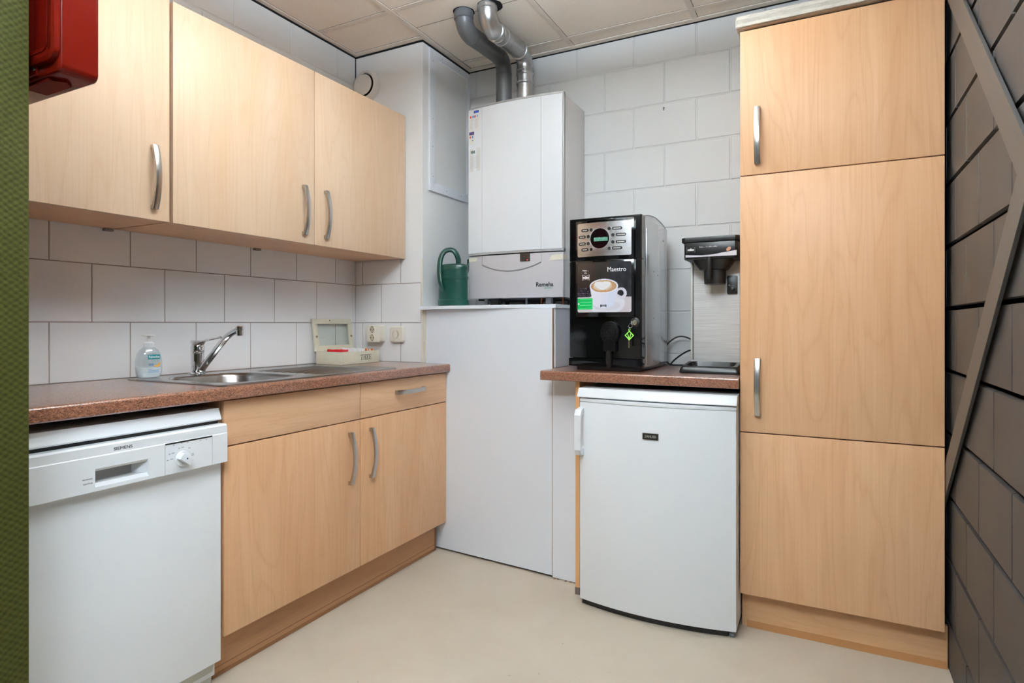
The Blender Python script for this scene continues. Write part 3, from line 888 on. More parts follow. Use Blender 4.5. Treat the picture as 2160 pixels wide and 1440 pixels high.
for k in range(8):
    z = 2.105-.006*k; m.poly([(.607, frontY(.607)-.0006, z), (.632-.006*(k % 3), frontY(.63)-.0006, z), (.632-.006*(k % 3), frontY(.63)-.0006, z+.0012), (.607, frontY(.607)-.0006, z+.0012)])
    m.poly([(.638, frontY(.638)-.0006, z), (.662-.005*(k % 2), frontY(.66)-.0006, z), (.662-.005*(k % 2), frontY(.66)-.0006, z+.0012), (.638, frontY(.638)-.0006, z+.0012)])
obj('fine_print', m, mat('fine_print_grey', (186,184,188), .5), stk, smooth=False)
st2 = obj('energy_sticker', sq(.603, .634, 1.985, 2.050, mat('sticker_paper', (236,234,230), .5), .0005), mat('sticker_paper', (236,234,230), .5), t, smooth=False)
obj('purple_band', sq(.6035, .634, 2.032, 2.047, None, .0008), mat('purple_print', (70,52,110), .5), st2, smooth=False)
for x, z, mt_ in ((.611, 2.021, (216,80,56)), (.625, 2.021, (90,150,206)), (.626, 2.003, (60,110,90))):
    m = M(); m.poly([(x+.005*math.cos(a), frontY(x)-.0008, z+(.006 if z > 2.01 else .0025)*math.sin(a)) for a in [2*PI*k/14 for k in range(14)]])
    obj('round_mark', m, mat('mark', mt_, .5), st2, smooth=False)
st3 = obj('record_card', sq(.606, .672, 1.848, 1.962, mat('card_paper', (224,224,224), .5)), mat('card_paper', (224,224,224), .5), t, smooth=False)
text('lettering', 'VINK', mat('dark_green_print', (40,92,74), .5), .020, lambda u, v, w: (.627+u, frontY(.627+u)-.0008-w, 1.944+v), st3, squash=.62, bold=.0006)
m = M()
for k in range(11): m.poly([(.61, frontY(.61)-.0006, 1.925-.006*k), (.668, frontY(.668)-.0006, 1.925-.006*k), (.668, frontY(.668)-.0006, 1.926-.006*k), (.61, frontY(.61)-.0006, 1.926-.006*k)])
obj('ruled_lines', m, mat('fine_print_grey', (186,184,188), .5), st3, smooth=False)
# fittings under the boiler
m = M(); m.box(bX0+.02, bX1-.02, .22, YB-.01, 1.2075, 1.2165)
obj('drip_tray', m, BLACKM, t, smooth=False)
m = M()
for x, r_ in ((.74, .011), (.85, .008), (.93, .011), (1.0, .008), (1.085, .011)): m.lathe([(r_, 0), (r_, .04)], (x, .30, 1.1768), seg=16)
m.box(.70, .745, .195, .23, 1.180, 1.2165, .002); m.box(.756, .768, .18, .2, 1.19, 1.2165, .002)
obj('pipe_fitting', m, BLACKM, t)
m = M(); m.lathe([(.005, 0), (.005, .039)], (.905, .19, 1.1768), seg=14)
m.box(1.008, 1.036, .185, .21, 1.186, 1.2165, .002); m.box(.672, .69, .185, .21, 1.187, 1.2165, .002)
obj('valve', m, mat('grey_valve', (120,122,128), .4), t)
m = M(); m.lathe([(.004, 0), (.004, .039)], (1.09, .2, 1.1768), seg=12); m.lathe([(.004, 0), (.004, .039)], (.97, .22, 1.1768), seg=12)
obj('copper_pipe', m, mat('copper', (150,82,56), .35, .8), t)

# ------------------------------------------------------------------ flue pipes
t = thing('grey_flue_pipe', 'grey plastic flue pipe bending from the boiler into the ceiling', 'pipe', (.722, .30, 2.167))
G0, G1, G2, G3 = (.722, .30, 2.1675), (.722, .30, 2.444), (.748, -.13, 2.404), (.748, -.13, ZC+.006)
m = M(); path = fillet([G0, G1, G2, G3], .078, 12)
m.tube(path, .0405, 32, caps=False)
obj('pipe', m, PVC, t, ang=60)
def joints(path, idx, r0, r1, w, mtl, name):
    m = M()
    for i in idx:
        a = Vector(path[i]); d = (Vector(path[min(i+1, len(path)-1)])-Vector(path[max(i-1, 0)])).normalized()
        m.lathe([(r0, -w), (r1, -w*.6), (r1, w*.6), (r0, w)], tuple(a), axis=tuple(d), seg=32, caps=False)
    return obj(name, m, mtl, t)
joints(path, (1, 13, 14, 26), .0405, .0415, .0035, mat('dark_grey_pvc', (78,82,86), .4), 'joint_ring')
m = M(); m.lathe([(.0405, -.03), (.0435, -.028), (.0435, 0), (.0405, .002)], (.748, -.13, ZC-.004), seg=36, caps=False); obj('socket_end', m, PVC, t)
t = thing('steel_flue_pipe', 'shiny steel flue pipe bending from the boiler into the ceiling', 'pipe', (.842, .30, 2.167))
S0, S1, S2, S3 = (.842, .30, 2.1675), (.842, .30, 2.445), (.870, -.132, 2.398), (.870, -.132, ZC+.006)
m = M(); path = fillet([S0, S1, S2, S3], .078, 12)
m.tube(path, .0400, 32, caps=False)
obj('pipe', m, STEELT, t, ang=60)
joints(path, (1, 13, 14, 26), .040, .0445, .006, STEELT, 'joint_ring')
m = M()
for z in (2.30, 2.345, 2.365): m.lathe([(.040, -.008), (.0445, -.004), (.0445, .004), (.040, .008)], (.842, .30, z), seg=36, caps=False)
a = Vector(S2)+(Vector(S1)-Vector(S2)).normalized()*.11; dd = (Vector(S1)-Vector(S2)).normalized()
for q in (0, .045): m.lathe([(.040, -.006), (.0435, -.003), (.0435, .003), (.040, .006)], tuple(a+dd*q), axis=tuple(dd), seg=36, caps=False)
m.lathe([(.040, -.02), (.045, -.018), (.045, -.004), (.040, .0)], (.870, -.132, ZC-.002), seg=36, caps=False)
obj('collar', m, STEELT, t)
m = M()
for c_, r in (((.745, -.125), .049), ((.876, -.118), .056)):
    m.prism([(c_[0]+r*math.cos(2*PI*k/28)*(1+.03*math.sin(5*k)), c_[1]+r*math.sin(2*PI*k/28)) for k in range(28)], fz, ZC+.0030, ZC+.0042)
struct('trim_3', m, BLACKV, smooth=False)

# ------------------------------------------------------------------ watering can
WX, WY, WZ = .549, .090, 1.1775
t = thing('watering_can', 'dark green plastic watering can on the casing beside the boiler', 'watering can', (WX, WY, WZ))
m = M()
pr_ = [(.079, 0), (.083, .004), (.083, .030), (.0800, .033), (.0800, .130), (.0828, .133), (.0828, .145), (.0800, .148), (.0800, .176), (.0832, .179), (.0832, .192), (.080, .199), (.068, .206), (.055, .208)]
m.lathe(pr_, (WX, WY, WZ), seg=56, sy=.62)
obj('body', m, GREENC, t, ang=18)
m = M()
P = smoothpath([(WX+.028, WY+.004, WZ+.200), (WX+.030, WY-.002, WZ+.236), (WX+.010, WY-.014, WZ+.274), (WX-.026, WY-.030, WZ+.272), (WX-.044, WY-.044, WZ+.235), (WX-.046, WY-.052, WZ+.17), (WX-.034, WY-.058, WZ+.11), (WX-.022, WY-.048, WZ+.076)], 9)
m.tube(P, [.0145]*(len(P)-12)+[.0145-.0004*k for k in range(12)], 18, flat=(.8, 1.1))
obj('handle', m, GREENC, t, ang=60)
m = M()
P = smoothpath([(WX+.008, WY+.030, WZ+.03), (WX+.014, WY+.055, WZ+.09), (WX+.020, WY+.082, WZ+.16), (WX+.024, WY+.110, WZ+.22)], 8)
m.tube(P, [.014-.004*i/len(P) for i in range(len(P))], 16)
m.lathe([(.010, 0), (.015, .015), (.0155, .018)], tuple(P[-1]), axis=(.0, .55, .8), seg=20)
obj('spout', m, GREENC, t, ang=60)

# ------------------------------------------------------------------ dishwasher
DY0, DY1 = -1.826, -1.2205
t = thing('dishwasher', 'white freestanding dishwasher under the left worktop', 'dishwasher', (.3, (DY0+DY1)/2, 0))
m = M(); m.box(.03, .545, DY0+.003, DY1-.003, .03, .80)
obj('cabinet', m, WHITE, t, smooth=False)
m = M(); P = [(.03, .803), (.576, .803), (.579, .807), (.566, .838), (.03, .840)]
m.prism([(u, v) for u, v in P], lambda u, v, w: (u, w, v), DY0+.004, DY1-.004, bev=.0015)
obj('top', m, WHITE, t, ang=25)
m = M(); m.box(.5455, .577, DY0+.005, DY1-.005, .083, .68, .002)
obj('door', m, WHITE, t)
m = M(); P = [(.5, 0), (.535, 0), (.552, .073), (.5, .073)]
m.prism(P, lambda u, v, w: (u, w, v), DY0+.008, DY1-.010)
obj('kick_plate', m, mat('kick_plate_grey', (206,206,198), .4), t, smooth=False)
m = M(); m.box(.5455, .56, DY0+.01, DY1-.01, .073, .083); m.box(.5455, .565, DY0+.006, DY1-.006, .792, .803)
obj('seal', m, BLACKM, t, smooth=False)
# control panel with a recessed grip
XP = .600
m = M()
gy0, gy1, gz0, gz1 = -1.589, -1.457, .690, .735
ys = [DY0+.001, gy0, gy1, DY1-.0005]; zz = [.6805, gz0, gz1, .7645]
for i in range(3):
    for j in range(3):
        if i == 1 and j == 1: continue
        m.poly([(XP, ys[i], zz[j]), (XP, ys[i+1], zz[j]), (XP, ys[i+1], zz[j+1]), (XP, ys[i], zz[j+1])])
r0 = [(XP, gy0, gz0), (XP, gy1, gz0), (XP, gy1, gz1), (XP, gy0, gz1)]
r1 = [(XP-.004, gy0+.002, gz0+.010), (XP-.004, gy1-.003, gz0+.010), (XP-.004, gy1-.003, gz1-.006), (XP-.004, gy0+.002, gz1-.006)]
r2 = [(XP-.03, gy0+.003, gz0+.012), (XP-.03, gy1-.028, gz0+.012), (XP-.03, gy1-.028, gz1-.008), (XP-.03, gy0+.003, gz1-.008)]
for A_, B_, mi in ((r0, r1, 0), (r1, r2, 1)):
    for k in range(4): m.poly([A_[k], A_[(k+1) % 4], B_[(k+1) % 4], B_[k]], mi if k != 1 else 0)
m.poly(r2, 1)
# upper lip, top, sides, underside
y0, y1 = DY0+.001, DY1-.0005
m.poly([(XP, y0, .7645), (XP, y1, .7645), (XP-.002, y1, .7665), (XP-.002, y0, .7665)])
m.poly([(XP-.002, y0, .7665), (XP-.002, y1, .7665), (XP-.002, y1, .788), (XP-.002, y0, .788)])
m.poly([(XP-.002, y0, .788), (XP-.002, y1, .788), (XP-.008, y1, .7925), (XP-.008, y0, .7925)])
m.poly([(XP-.008, y0, .7925), (XP-.008, y1, .7925), (.546, y1, .7925), (.546, y0, .7925)])
m.poly([(XP, y0, .6805), (XP, y1, .6805), (XP-.004, y1, .6785), (XP-.004, y0, .6785)])
m.poly([(XP-.004, y0, .6785), (XP-.004, y1, .6785), (.546, y1, .6815), (.546, y0, .6815)])
for y in (y0, y1): m.poly([(XP, y, .6805), (XP, y, .7645), (XP-.002, y, .788), (XP-.008, y, .7925), (.546, y, .7925), (.546, y, .6815), (XP-.004, y, .6785)])
cp = obj('control_panel', m, [WHITE, mat('grip_grey', (176,176,176), .4)], t, smooth=False)
fd = lambda cy, cz, dx=0: (lambda u, v, w: (XP+dx+w, cy+u, cz+v))
text('lettering', 'SIEMENS', mat('black_print', (34,34,38), .5), .0112, fd(-1.5215, .7755, -.002), cp, squash=1.12, bold=0)
text('lettering', 'electronic', mat('grey_print', (120,122,126), .5), .0058, fd(-1.595, .714), cp, align='RIGHT', squash=1.0)
text('lettering', 'aquaStop', mat('grey_print', (120,122,126), .5), .0058, fd(-1.595, .7035), cp, align='RIGHT', squash=1.0)
m = M(); m.box(XP-.001, XP+.0006, -1.4125, -1.2715, .7615, .7655); obj('black_slot', m, BLACKM, cp, smooth=False)
m = M()
for y in (-1.413, -1.271): m.box(XP, XP+.0003, y-.0005, y+.0005, .682, .761)
obj('seam', m, mat('seam_blue_grey', (176,182,192), .5), cp, smooth=False)
# dial
ky, kz = -1.3625, .7165
m = M(); m.lathe([(.0215, 0), (.0215, .004), (.0205, .005)], (XP, ky, kz), axis=(1,0,0), seg=40)
Rk = Matrix.Translation((XP, ky, kz)) @ Matrix.Rotation(math.radians(-38), 4, 'X')
P = [(-.0175, -.0095), (.0175, -.0095), (.019, -.006), (.019, .006), (.0175, .0095), (-.0175, .0095), (-.019, .006), (-.019, -.006)]
m.prism(P, lambda u, v, w: (w, u, v), .004, .021, bev=.0018, mtx=Rk)
kn = obj('dial', m, WHITE, cp, ang=30)
m = M(); m.prism(circ(ky, kz+.002, .0022, 14), fx, XP+.0212, XP+.0216); obj('dial_mark', m, mat('blue_mark', (40,90,160), .5), kn, smooth=False)
m = M()
for k in range(20):
    a = math.radians(10+k*9.5)
    if k % 1 == 0:
        a2_ = a+math.radians(5); r = .0242
        m.poly([(XP+.0004, ky+r*math.cos(a), kz+r*math.sin(a)), (XP+.0004, ky+r*math.cos(a2_), kz+r*math.sin(a2_)), (XP+.0004, ky+(r+.0007)*math.cos(a2_), kz+(r+.0007)*math.sin(a2_)), (XP+.0004, ky+(r+.0007)*math.cos(a), kz+(r+.0007)*math.sin(a))])
for (dy, dz, w) in ((-.032, .004, .008), (-.043, .003, .005), (-.028, .020, .008), (-.038, .019, .005), (0, .031, .008), (-.010, .030, .005), (.020, .026, .006), (.030, .008, .007), (.030, .004, .007), (-.026, .041, .004), (-.003, .0435, .004), (.015, .0425, .005), (.054, .041, .003), (.072, .041, .003)):
    m.box(XP, XP+.0004, ky+dy-w/2, ky+dy+w/2, kz+dz-.0014, kz+dz+.0014)
obj('dial_scale', m, mat('scale_grey', (182,189,198), .5), cp, smooth=False)

# ------------------------------------------------------------------ fridge corner: end panel, worktop, fridge
m = M(); m.box(1.289, 1.3055, -.143, YB-.004, .0, .8605, mi=0)
m.box(1.2885, 1.306, -.1445, -.1405, .028, .8605, mi=1); m.box(1.2875, 1.307, -.148, -.1405, 0, .028, mi=2)
o = obj('end_panel', m, [WOODV, EDGEW, mat('floor_cap_grey', (112,100,90), .6)], smooth=False)
tag(rebase(o, (1.297, .1, 0)), 'narrow beech end panel between the white casing and the fridge', 'panel')
m = M(); YW2 = -.187
x0, x1, r = 1.1462+.0045, 1.9145, .009
P = [(YB-.006, ZW0), (YW2+.003, ZW0), (YW2, ZW0+.003)]
for k in range(7):
    a = math.radians(15*k); P.append((YW2+r-r*math.cos(a), ZW1-r+r*math.sin(a)))
P.append((YB-.006, ZW1))
m.prism(P, fx, x0, x1)
o = obj('worktop', m, GRAN, ang=25)
tag(rebase(o, (1.53, .1, ZW0)), 'short brown granite-look worktop over the fridge holding the coffee machines', 'worktop')

fX0, fX1, fYe, fB = 1.3385, 1.9120, -.225, .037
t = thing('fridge', 'white under-counter fridge with curved door beside the tall cabinet', 'fridge', (1.625, .05, 0))
def arc(x, dy=0, b=fB):
    s_ = (x-(fX0+fX1)/2)/((fX1-fX0)/2); return fYe-b*(1-s_*s_)+dy
m = M(); m.box(fX0+.004, fX1, fYe+.05, .37, .026, .803, .003)
obj('body', m, WHITE, t)
def dprism(z0, z1, dy, bev):
    m = M(); P = [(fX0+(fX1-fX0)*k/24, arc(fX0+(fX1-fX0)*k/24, dy)) for k in range(25)]+[(fX1, fYe+.040), (fX0, fYe+.040)]
    m.prism(P, fz, z0, z1, bev=bev); return m
dr = obj('door', dprism(.026, .7895, 0, .003), WHITE, t, ang=25)
obj('door_cap', dprism(.7905, .803, -.001, .002), WHITE, dr, ang=25)
m = M(); m.box(fX0+.006, fX1-.003, fYe+.0405, fYe+.0495, .032, .798); obj('door_seal', m, mat('seal_grey', (130,124,120), .6), t, smooth=False)
m = M(); rows = []
for (dy, z) in ((.03, .8072), (-.010, .8072), (-.0135, .810), (.0045, .8385), (.009, .8412), (.022, .842)):
    rows.append([(fX0-.007+(fX1-fX0+.010)*k/24, arc(fX0+(fX1-fX0)*k/24, dy, .010), z) for k in range(25)])
m.grid(rows)
m.box(fX0-.007, fX1+.002, fYe+.012, .37, .8072, .842)
obj('lid', m, mat('glossy_white_top', (230,233,235), .10), t, ang=30)
m = M(); P = [(fX0+.002+(fX1-fX0-.030)*k/24, arc(fX0+.002+(fX1-fX0-.030)*k/24, .020)) for k in range(25)]
m.prism(P+[(fX1-.028, fYe+.06), (fX0+.002, fYe+.06)], fz, .0005, .026); m.box(fX0+.02, fX1-.02, fYe+.06, .36, .0005, .026); obj('base_shade', m, BLACKM, t, smooth=False)  # black block shaped to stand in for the shadow under the door
m = M(); m.lathe([(.011, 0), (.012, .003), (.009, .005), (.009, .008), (.012, .009), (.010, .013), (.006, .014), (.006, .027)], (1.896, -.2025, 0), seg=24); obj('foot', m, mat('foot_grey', (150,152,155), .35, .5), t)
m = M()
P = [(-.282, .781), (-.318, .776), (-.331, .755), (-.331, .622), (-.318, .601), (-.282, .597), (-.282, .623), (-.308, .627), (-.316, .640), (-.316, .738), (-.308, .751), (-.282, .756)]
Th = Matrix.Translation((-.023, .061, -.0135))
m.prism([(u, v) for u, v in P], lambda u, v, w: (w, u, v), 1.354, 1.381, bev=.004, mtx=Th)
m.box(1.354, 1.372, -.29, -.272, .756, .781, .003, mtx=Th); m.box(1.354, 1.372, -.29, -.272, .597, .623, .003, mtx=Th)
obj('handle', m, WHITE, dr, ang=30)
ba, bb = 1.5945, 1.6535
m = M(); m.prism([(ba+(bb-ba)*k/6, arc(ba+(bb-ba)*k/6)+.001) for k in range(7)]+[(bb-(bb-ba)*k/6, arc(bb-(bb-ba)*k/6)-.002) for k in range(7)], fz, .6705, .6955)
bd = obj('badge', m, mat('badge_black', (30,29,27), .3), dr, smooth=False)
m = M(); q = .0012
for a_, b_, c_, d_ in ((ba, bb, .6705, .6705+q), (ba, bb, .6955-q, .6955), (ba, ba+q, .6705, .6955), (bb-q, bb, .6705, .6955)):
    m.grid([[(a_+(b_-a_)*k/6, arc(a_+(b_-a_)*k/6)-.0023, z) for k in range(7)] for z in (c_, d_)])
obj('badge_border', m, mat('badge_silver', (190,188,176), .3, .5), bd, smooth=False)
text('lettering', 'ZANUSSI', mat('badge_silver', (190,188,176), .3, .5), .0125, lambda u, v, w: ((ba+bb)/2+u, arc((ba+bb)/2+u)-.0021-w, .6830+v), bd, squash=.86, bold=.0003)

# ------------------------------------------------------------------ tall cabinet
cX0, cX1, cY = 1.9165, 2.5135, -.157
t = thing('tall_cabinet', 'tall beech cabinet with three doors beside the dark wall', 'cabinet', (2.215, .14, 0))
m = M(); yb = cY+.0195
m.box(cX0, cX0+.018, yb, YB-.004, .137, 2.132); m.box(cX1-.018, cX1, yb, YB-.004, .137, 2.132, mi=1)  # wall-side panel coloured black to put shade into the gap
for z in (.137, .70, 1.604, 2.114): m.box(cX0+.018, cX1-.018, yb, YB-.004, z, z+.018)
m.box(cX0+.018, cX1-.018, YB-.012, YB-.004, .155, 2.114)
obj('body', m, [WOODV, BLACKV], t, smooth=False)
for i, (z0, z1) in enumerate(((.137, .7065), (.7105, 1.611), (1.6145, 2.124))):
    m = M(); m.box(cX0+.0005, cX1-.0005, cY, cY+.018, z0, z1, .0012)
    d = obj('door', m, WOODV, t)
    if i == 1: bow_handle((1.9745, cY, .870), (0,0,1), (0,-1,0), d)
    if i == 2: bow_handle((1.9745, cY, 1.7485), (0,0,1), (0,-1,0), d)
m = M(); m.box(1.9345, XR-.003, -.105, -.089, .012, .136, mi=0); m.box(1.9345, XR-.003, -.1075, -.089, 0, .024, mi=1)
m.box(cX0+.001, 1.934, -.101, -.089, 0, .136, mi=2)
obj('plinth', m, [WOODX, mat('plinth_seal_orange', (186,134,84), .4), WOODX], t, smooth=False)
m = M()
for x in (cX0+.08, cX1-.08):
    for y in (-.05, .38): m.lathe([(.02, 0), (.02, .137)], (x, y, 0), seg=16)
obj('leg', m, BLACKM, t)
# rough plaster board lying on the tall cabinet
m = M(); n = 70
rows = []
for (dy, z) in ((0.0, 2.1375), (-.006, 2.1380), (-.004, 2.15), (-.008, 2.162), (-.003, 2.170), (.004, 2.178), (.02, 2.180)):
    rows.append([(1.906+(2.508-1.906)*k/n, cY-.004+dy+random.uniform(-.0005, .0005), z+(random.uniform(-.0008, .0008) if z > 2.14 else 0)) for k in range(n+1)])
m.grid(rows)
m.box(1.906, 2.508, cY, YB-.004, 2.1375, 2.180)
for k in range(12): m.box(1.902, 1.908, cY-.003+k*.004, cY+k*.004, 2.140+random.uniform(0, .004), 2.170+random.uniform(0, .008))
o = obj('plaster_board', m, PLASTER, smooth=False)
tag(rebase(o, (2.2, .14, 2.1375)), 'rough white plaster board lying on top of the tall cabinet', 'board')
m = M(); m.box(1.93, XR-.02, -.13, YB-.02, 2.1325, 2.137); o = obj('packing_strip', m, DARKGAP, smooth=False)
tag(rebase(o, (2.2, .14, 2.1325)), 'dark packing strip between tall cabinet and plaster board', 'packing strip')

# ------------------------------------------------------------------ coffee machine
mX0, mX1, mY, mB, mZ0, mZ1 = 1.238, 1.543, -.088, .345, .9135, 1.524
t = thing('coffee_machine', 'tall black bean coffee machine with silver keypad on the short worktop', 'coffee machine', (1.39, .12, ZW1))
m = M(); m.box(mX0+.004, mX1-.004, mY+.03, mB, .93, mZ1-.006, .003)
obj('body', m, BLACKS, t)
m = M()   # side sheets and arched top cover
m.box(mX1-.004, mX1, mY+.05, mB, .916, mZ1-.004, .001); m.box(mX0, mX0+.004, mY+.05, mB, .916, mZ1-.004, .001)
obj('side_panel', m, SIDEM, t)
m = M(); m.box(mX1-.0002, mX1+.0012, mY+.075, mB-.006, .92, 1.478, .0005)
obj('side_cover', m, SIDEM, t)
m = M()
for (y, z) in ((.10, 1.31), (.17, 1.30), (.10, 1.115), (.10, .935), (.27, 1.46)): m.lathe([(.003, -.0005), (.003, .001), (.001, .0016)], (mX1+.0012, y, z), axis=(1,0,0), seg=10)
obj('screw', m, BLACKM, t)
m = M(); P = [(mY+.05, mZ1-.004)]
for k in range(17): P.append((mY+.05+(mB-mY-.05)*k/16, mZ1-.003+.024*math.sin(PI*k/16)**.8))
P.append((mB, mZ1-.004))
m.prism(P[1:-1], fx, mX0+.01, mX1-.006)
obj('top_cover', m, SIDEM, t, ang=40)
m = M()
for x in (mX1-.007, mX0+.010): m.tube([(x, u, v+.0005) for u, v in P[1:-1]], .0022, 8)
obj('cover_trim', m, BLACKM, t)
# front: black gloss shell, raised curved door
m = M()
sh = [(mX0, mY+.055), (mX0, mY+.006), (mX0+.004, mY+.001), (mX0+.03, mY), (mX1-.03, mY), (mX1-.004, mY+.001), (mX1, mY+.006), (mX1, mY+.055)]
m.prism(sh, fz, 1.3485, mZ1, bev=.003); m.prism(sh, fz, .952, 1.3470, bev=.001)
obj('front_shell', m, BLACKG, t, ang=35)
dX0, dX1, bul = 1.2725, 1.5165, .014
def dY(x): s_ = (x-(dX0+dX1)/2)/((dX1-dX0)/2); return mY-.012-bul*(1-s_*s_)
m = M(); n = 20
P = [(dX0+(dX1-dX0)*k/n, dY(dX0+(dX1-dX0)*k/n)) for k in range(n+1)]+[(dX1, mY+.001), (dX0, mY+.001)]
m.prism(P, fz, 1.119, 1.3472, bev=.0025); m.prism(P, fz, 1.3482, 1.512, bev=.0025)
door = obj('door_panel', m, BLACKG, t, ang=25)
def onD(x, z, w): return (x, dY(x)-w, z)
def cplate(x0, x1, z0, z1, r, w0, w1, name, mtl, parent, n=24):
    """plate following the curved door"""
    P = rrect(x0, x1, z0, z1, r, 5); m = M()
    # ladder of columns so that the plate follows the curve
    xs = sorted(set([x0+(x1-x0)*k/n for k in range(n+1)]+[p[0] for p in P]))
    def zr(x):
        if x < x0+r: d = r-math.sqrt(max(0, r*r-(x0+r-x)**2))
        elif x > x1-r: d = r-math.sqrt(max(0, r*r-(x-(x1-r))**2))
        else: d = 0
        return z0+d, z1-d
    m.grid([[onD(x, zr(x)[j], w1) for x in xs] for j in (0, 1)])
    m.grid([[onD(x, zr(x)[0], w) for x in xs] for w in (w0, w1)]); m.grid([[onD(x, zr(x)[1], w) for x in xs] for w in (w1, w0)])
    return obj(name, m, mtl, parent, ang=40)
fas = cplate(1.2815, 1.5075, 1.3635, 1.4995, .006, -.0005, .0016, 'keypad_plate', SILV, door)
scx, scz = 1.3805, 1.434
def disc_on(cx, cz, rx, rz, w0, w1, m, n=28, mi=0):
    a_ = [onD(cx+rx*math.cos(2*PI*k/n), cz+rz*math.sin(2*PI*k/n), w1) for k in range(n)]
    b_ = [onD(cx+rx*math.cos(2*PI*k/n), cz+rz*math.sin(2*PI*k/n), w0) for k in range(n)]
    m.poly(a_, mi); m.grid([b_, a_], mi, closed_u=True)
m = M(); disc_on(scx, scz, .0425, .0425, .001, .0026, m, 40); obj('display_ring', m, mat('bright_bezel', (236,236,238), .2, .3), fas, smooth=False)
m = M(); disc_on(scx, scz, .0400, .0405, .001, .0032, m, 40); dsp = obj('display', m, BLACKG, fas, smooth=False)
def qd(x0, x1, z0, z1, w): 
    m = M(); m.grid([[onD(x0+(x1-x0)*k/6, z, w) for k in range(7)] for z in (z0, z1)]); return m
obj('screen', qd(scx-.024, scx+.034, scz-.011, scz+.004, .0038), emis('lcd_green', (92,150,128), .12), dsp, smooth=False)
m = M()
for q in range(2):
    for k in range(11): 
        x = scx-.022+k*.005
        if (k*7+q*3) % 4: m.poly([onD(x, scz+.0005-.008*q, .0041), onD(x+.0032, scz+.0005-.008*q, .0041), onD(x+.0032, scz+.0032-.008*q, .0041), onD(x, scz+.0032-.008*q, .0041)])
obj('screen_text', m, mat('lcd_dark', (40,84,74), .5), dsp, smooth=False)
rowsZ = (1.4705, 1.4445, 1.4165, 1.392)
for side in (-1, 1):
    for i, z in enumerate(rowsZ):
        inner_ = i in (0, 3)
        bx_ = (1.3445 if inner_ else 1.3315) if side < 0 else (1.4205 if inner_ else 1.4355)
        m = M(); disc_on(bx_, z, .0085, .0085, .0012, .0022, m, 20, 1); disc_on(bx_, z, .0068, .0068, .002, .0042, m, 20, 0)
        obj('button', m, [BLACKM, mat('bright_bezel', (236,236,238), .2, .3)], fas, smooth=False)
        lx = bx_+side*(.0285 if side < 0 else .0315); L2 = .0165 if side < 0 else .0205
        m = M(); pp = rrect(lx-L2, lx+L2, z-.006, z+.006, .0055, 4); m.poly([onD(x, zz_, .0022) for x, zz_ in pp]); m.grid([[onD(x, zz_, .001) for x, zz_ in pp], [onD(x, zz_, .0022) for x, zz_ in pp]], closed_u=True)
        lb = obj('button_label', m, BLACKM, fas, smooth=False)
        m = M(); x = lx-L2+.006
        while x < lx+L2-.007:
            w_ = random.uniform(.0015, .0035); m.poly([onD(x, z-.002, .0026), onD(x+w_, z-.002, .0026), onD(x+w_, z+.002, .0026), onD(x, z+.002, .0026)]); x += w_+.0008
        obj('label_print', m, mat('label_white', (225,222,216), .5), lb, smooth=False)
# backlit picture: a fine sheet with the artwork as its own colours
px0, px1, pz0, pz1 = 1.2815, 1.5075, 1.1375, 1.3385
def art(u, v):
    """u,v in 0..1 (v up) -> sRGB"""
    rnd = random.random()
    base = (58,48,43) if u < .36 else ((52,48,44) if u < .62 else (44,45,49))
    k = .85+.3*v; c = tuple(x*k for x in base)
    if u > .70: c = tuple(x+7*math.sin(31*u+9*v)*math.sin(17*v-5*u) for x in c)
    # coffee beans at the left
    if v < .50 and u < .32 and v < .53-.55*max(0, u-.18):
        ci, cj = math.floor(u*26+.5*math.floor(v*30)), math.floor(v*30)
        h = math.sin(ci*12.9898+cj*78.233)*43758.5453; h -= math.floor(h)
        fu, fv = u*26+.5*cj-ci-.5, v*30-cj-.5
        a_ = h*3.1; p_, q_ = fu*math.cos(a_)+fv*math.sin(a_), fv*math.cos(a_)-fu*math.sin(a_)
        c = (26,21,23) if (p_/.52)**2+(q_/.36)**2 > 1 else ((34,26,28) if abs(q_) < .05 else (56+62*h+30*q_, 47+56*h+30*q_, 54+64*h+30*q_))
    if v < .305: c = (216,206,208)            # table top
    def ell(cx, cy, a, b): return ((u-cx)/a)**2+((v-cy)/b)**2
    s_ = ell(.545, .175, .355, .225)
    if s_ < 1: c = (236,235,240) if s_ < .9 else (222,220,228)
    if ell(.56, .13, .25, .10) < 1: c = (224,222,230)
    # handle
    h1, h2 = ell(.825, .37, .095, .115), ell(.815, .375, .055, .062)
    if h1 < 1 and h2 > 1: c = (228,224,234)
    # cup body
    top, bot = .505, .075
    if bot < v < top:
        f = (v-bot)/(top-bot); hw = .165+.095*f**.75; cxx = .51
        yb_ = bot+.07*((u-cxx)/hw)**2
        if abs(u-cxx) < hw and v > yb_:
            q = (u-cxx)/hw; c = (236+8*(q < -.2)-6*(q > .35), 238-4*q, 250)
    e = ell(.51, .52, .262, .142)
    if e < 1: c = (246,247,252)
    e = ell(.508, .518, .236, .122)
    if e < 1:
        c = (204,160,116) if e < .84 else (182,136,94)
        x, y = (u-.49)/.128, (v-.512)/.078
        hh = (x*x+y*y-1)**3-x*x*y**3*1.4
        if hh < 0: c = (247,246,246)
        elif hh < .5 and y > -1: c = (226,204,178)
    return c
def bowtie(u, v, cx, cy, w, h):
    x, y = abs(u-cx)/w, abs(v-cy)/h
    return x < 1 and y < .62+.38*x*x
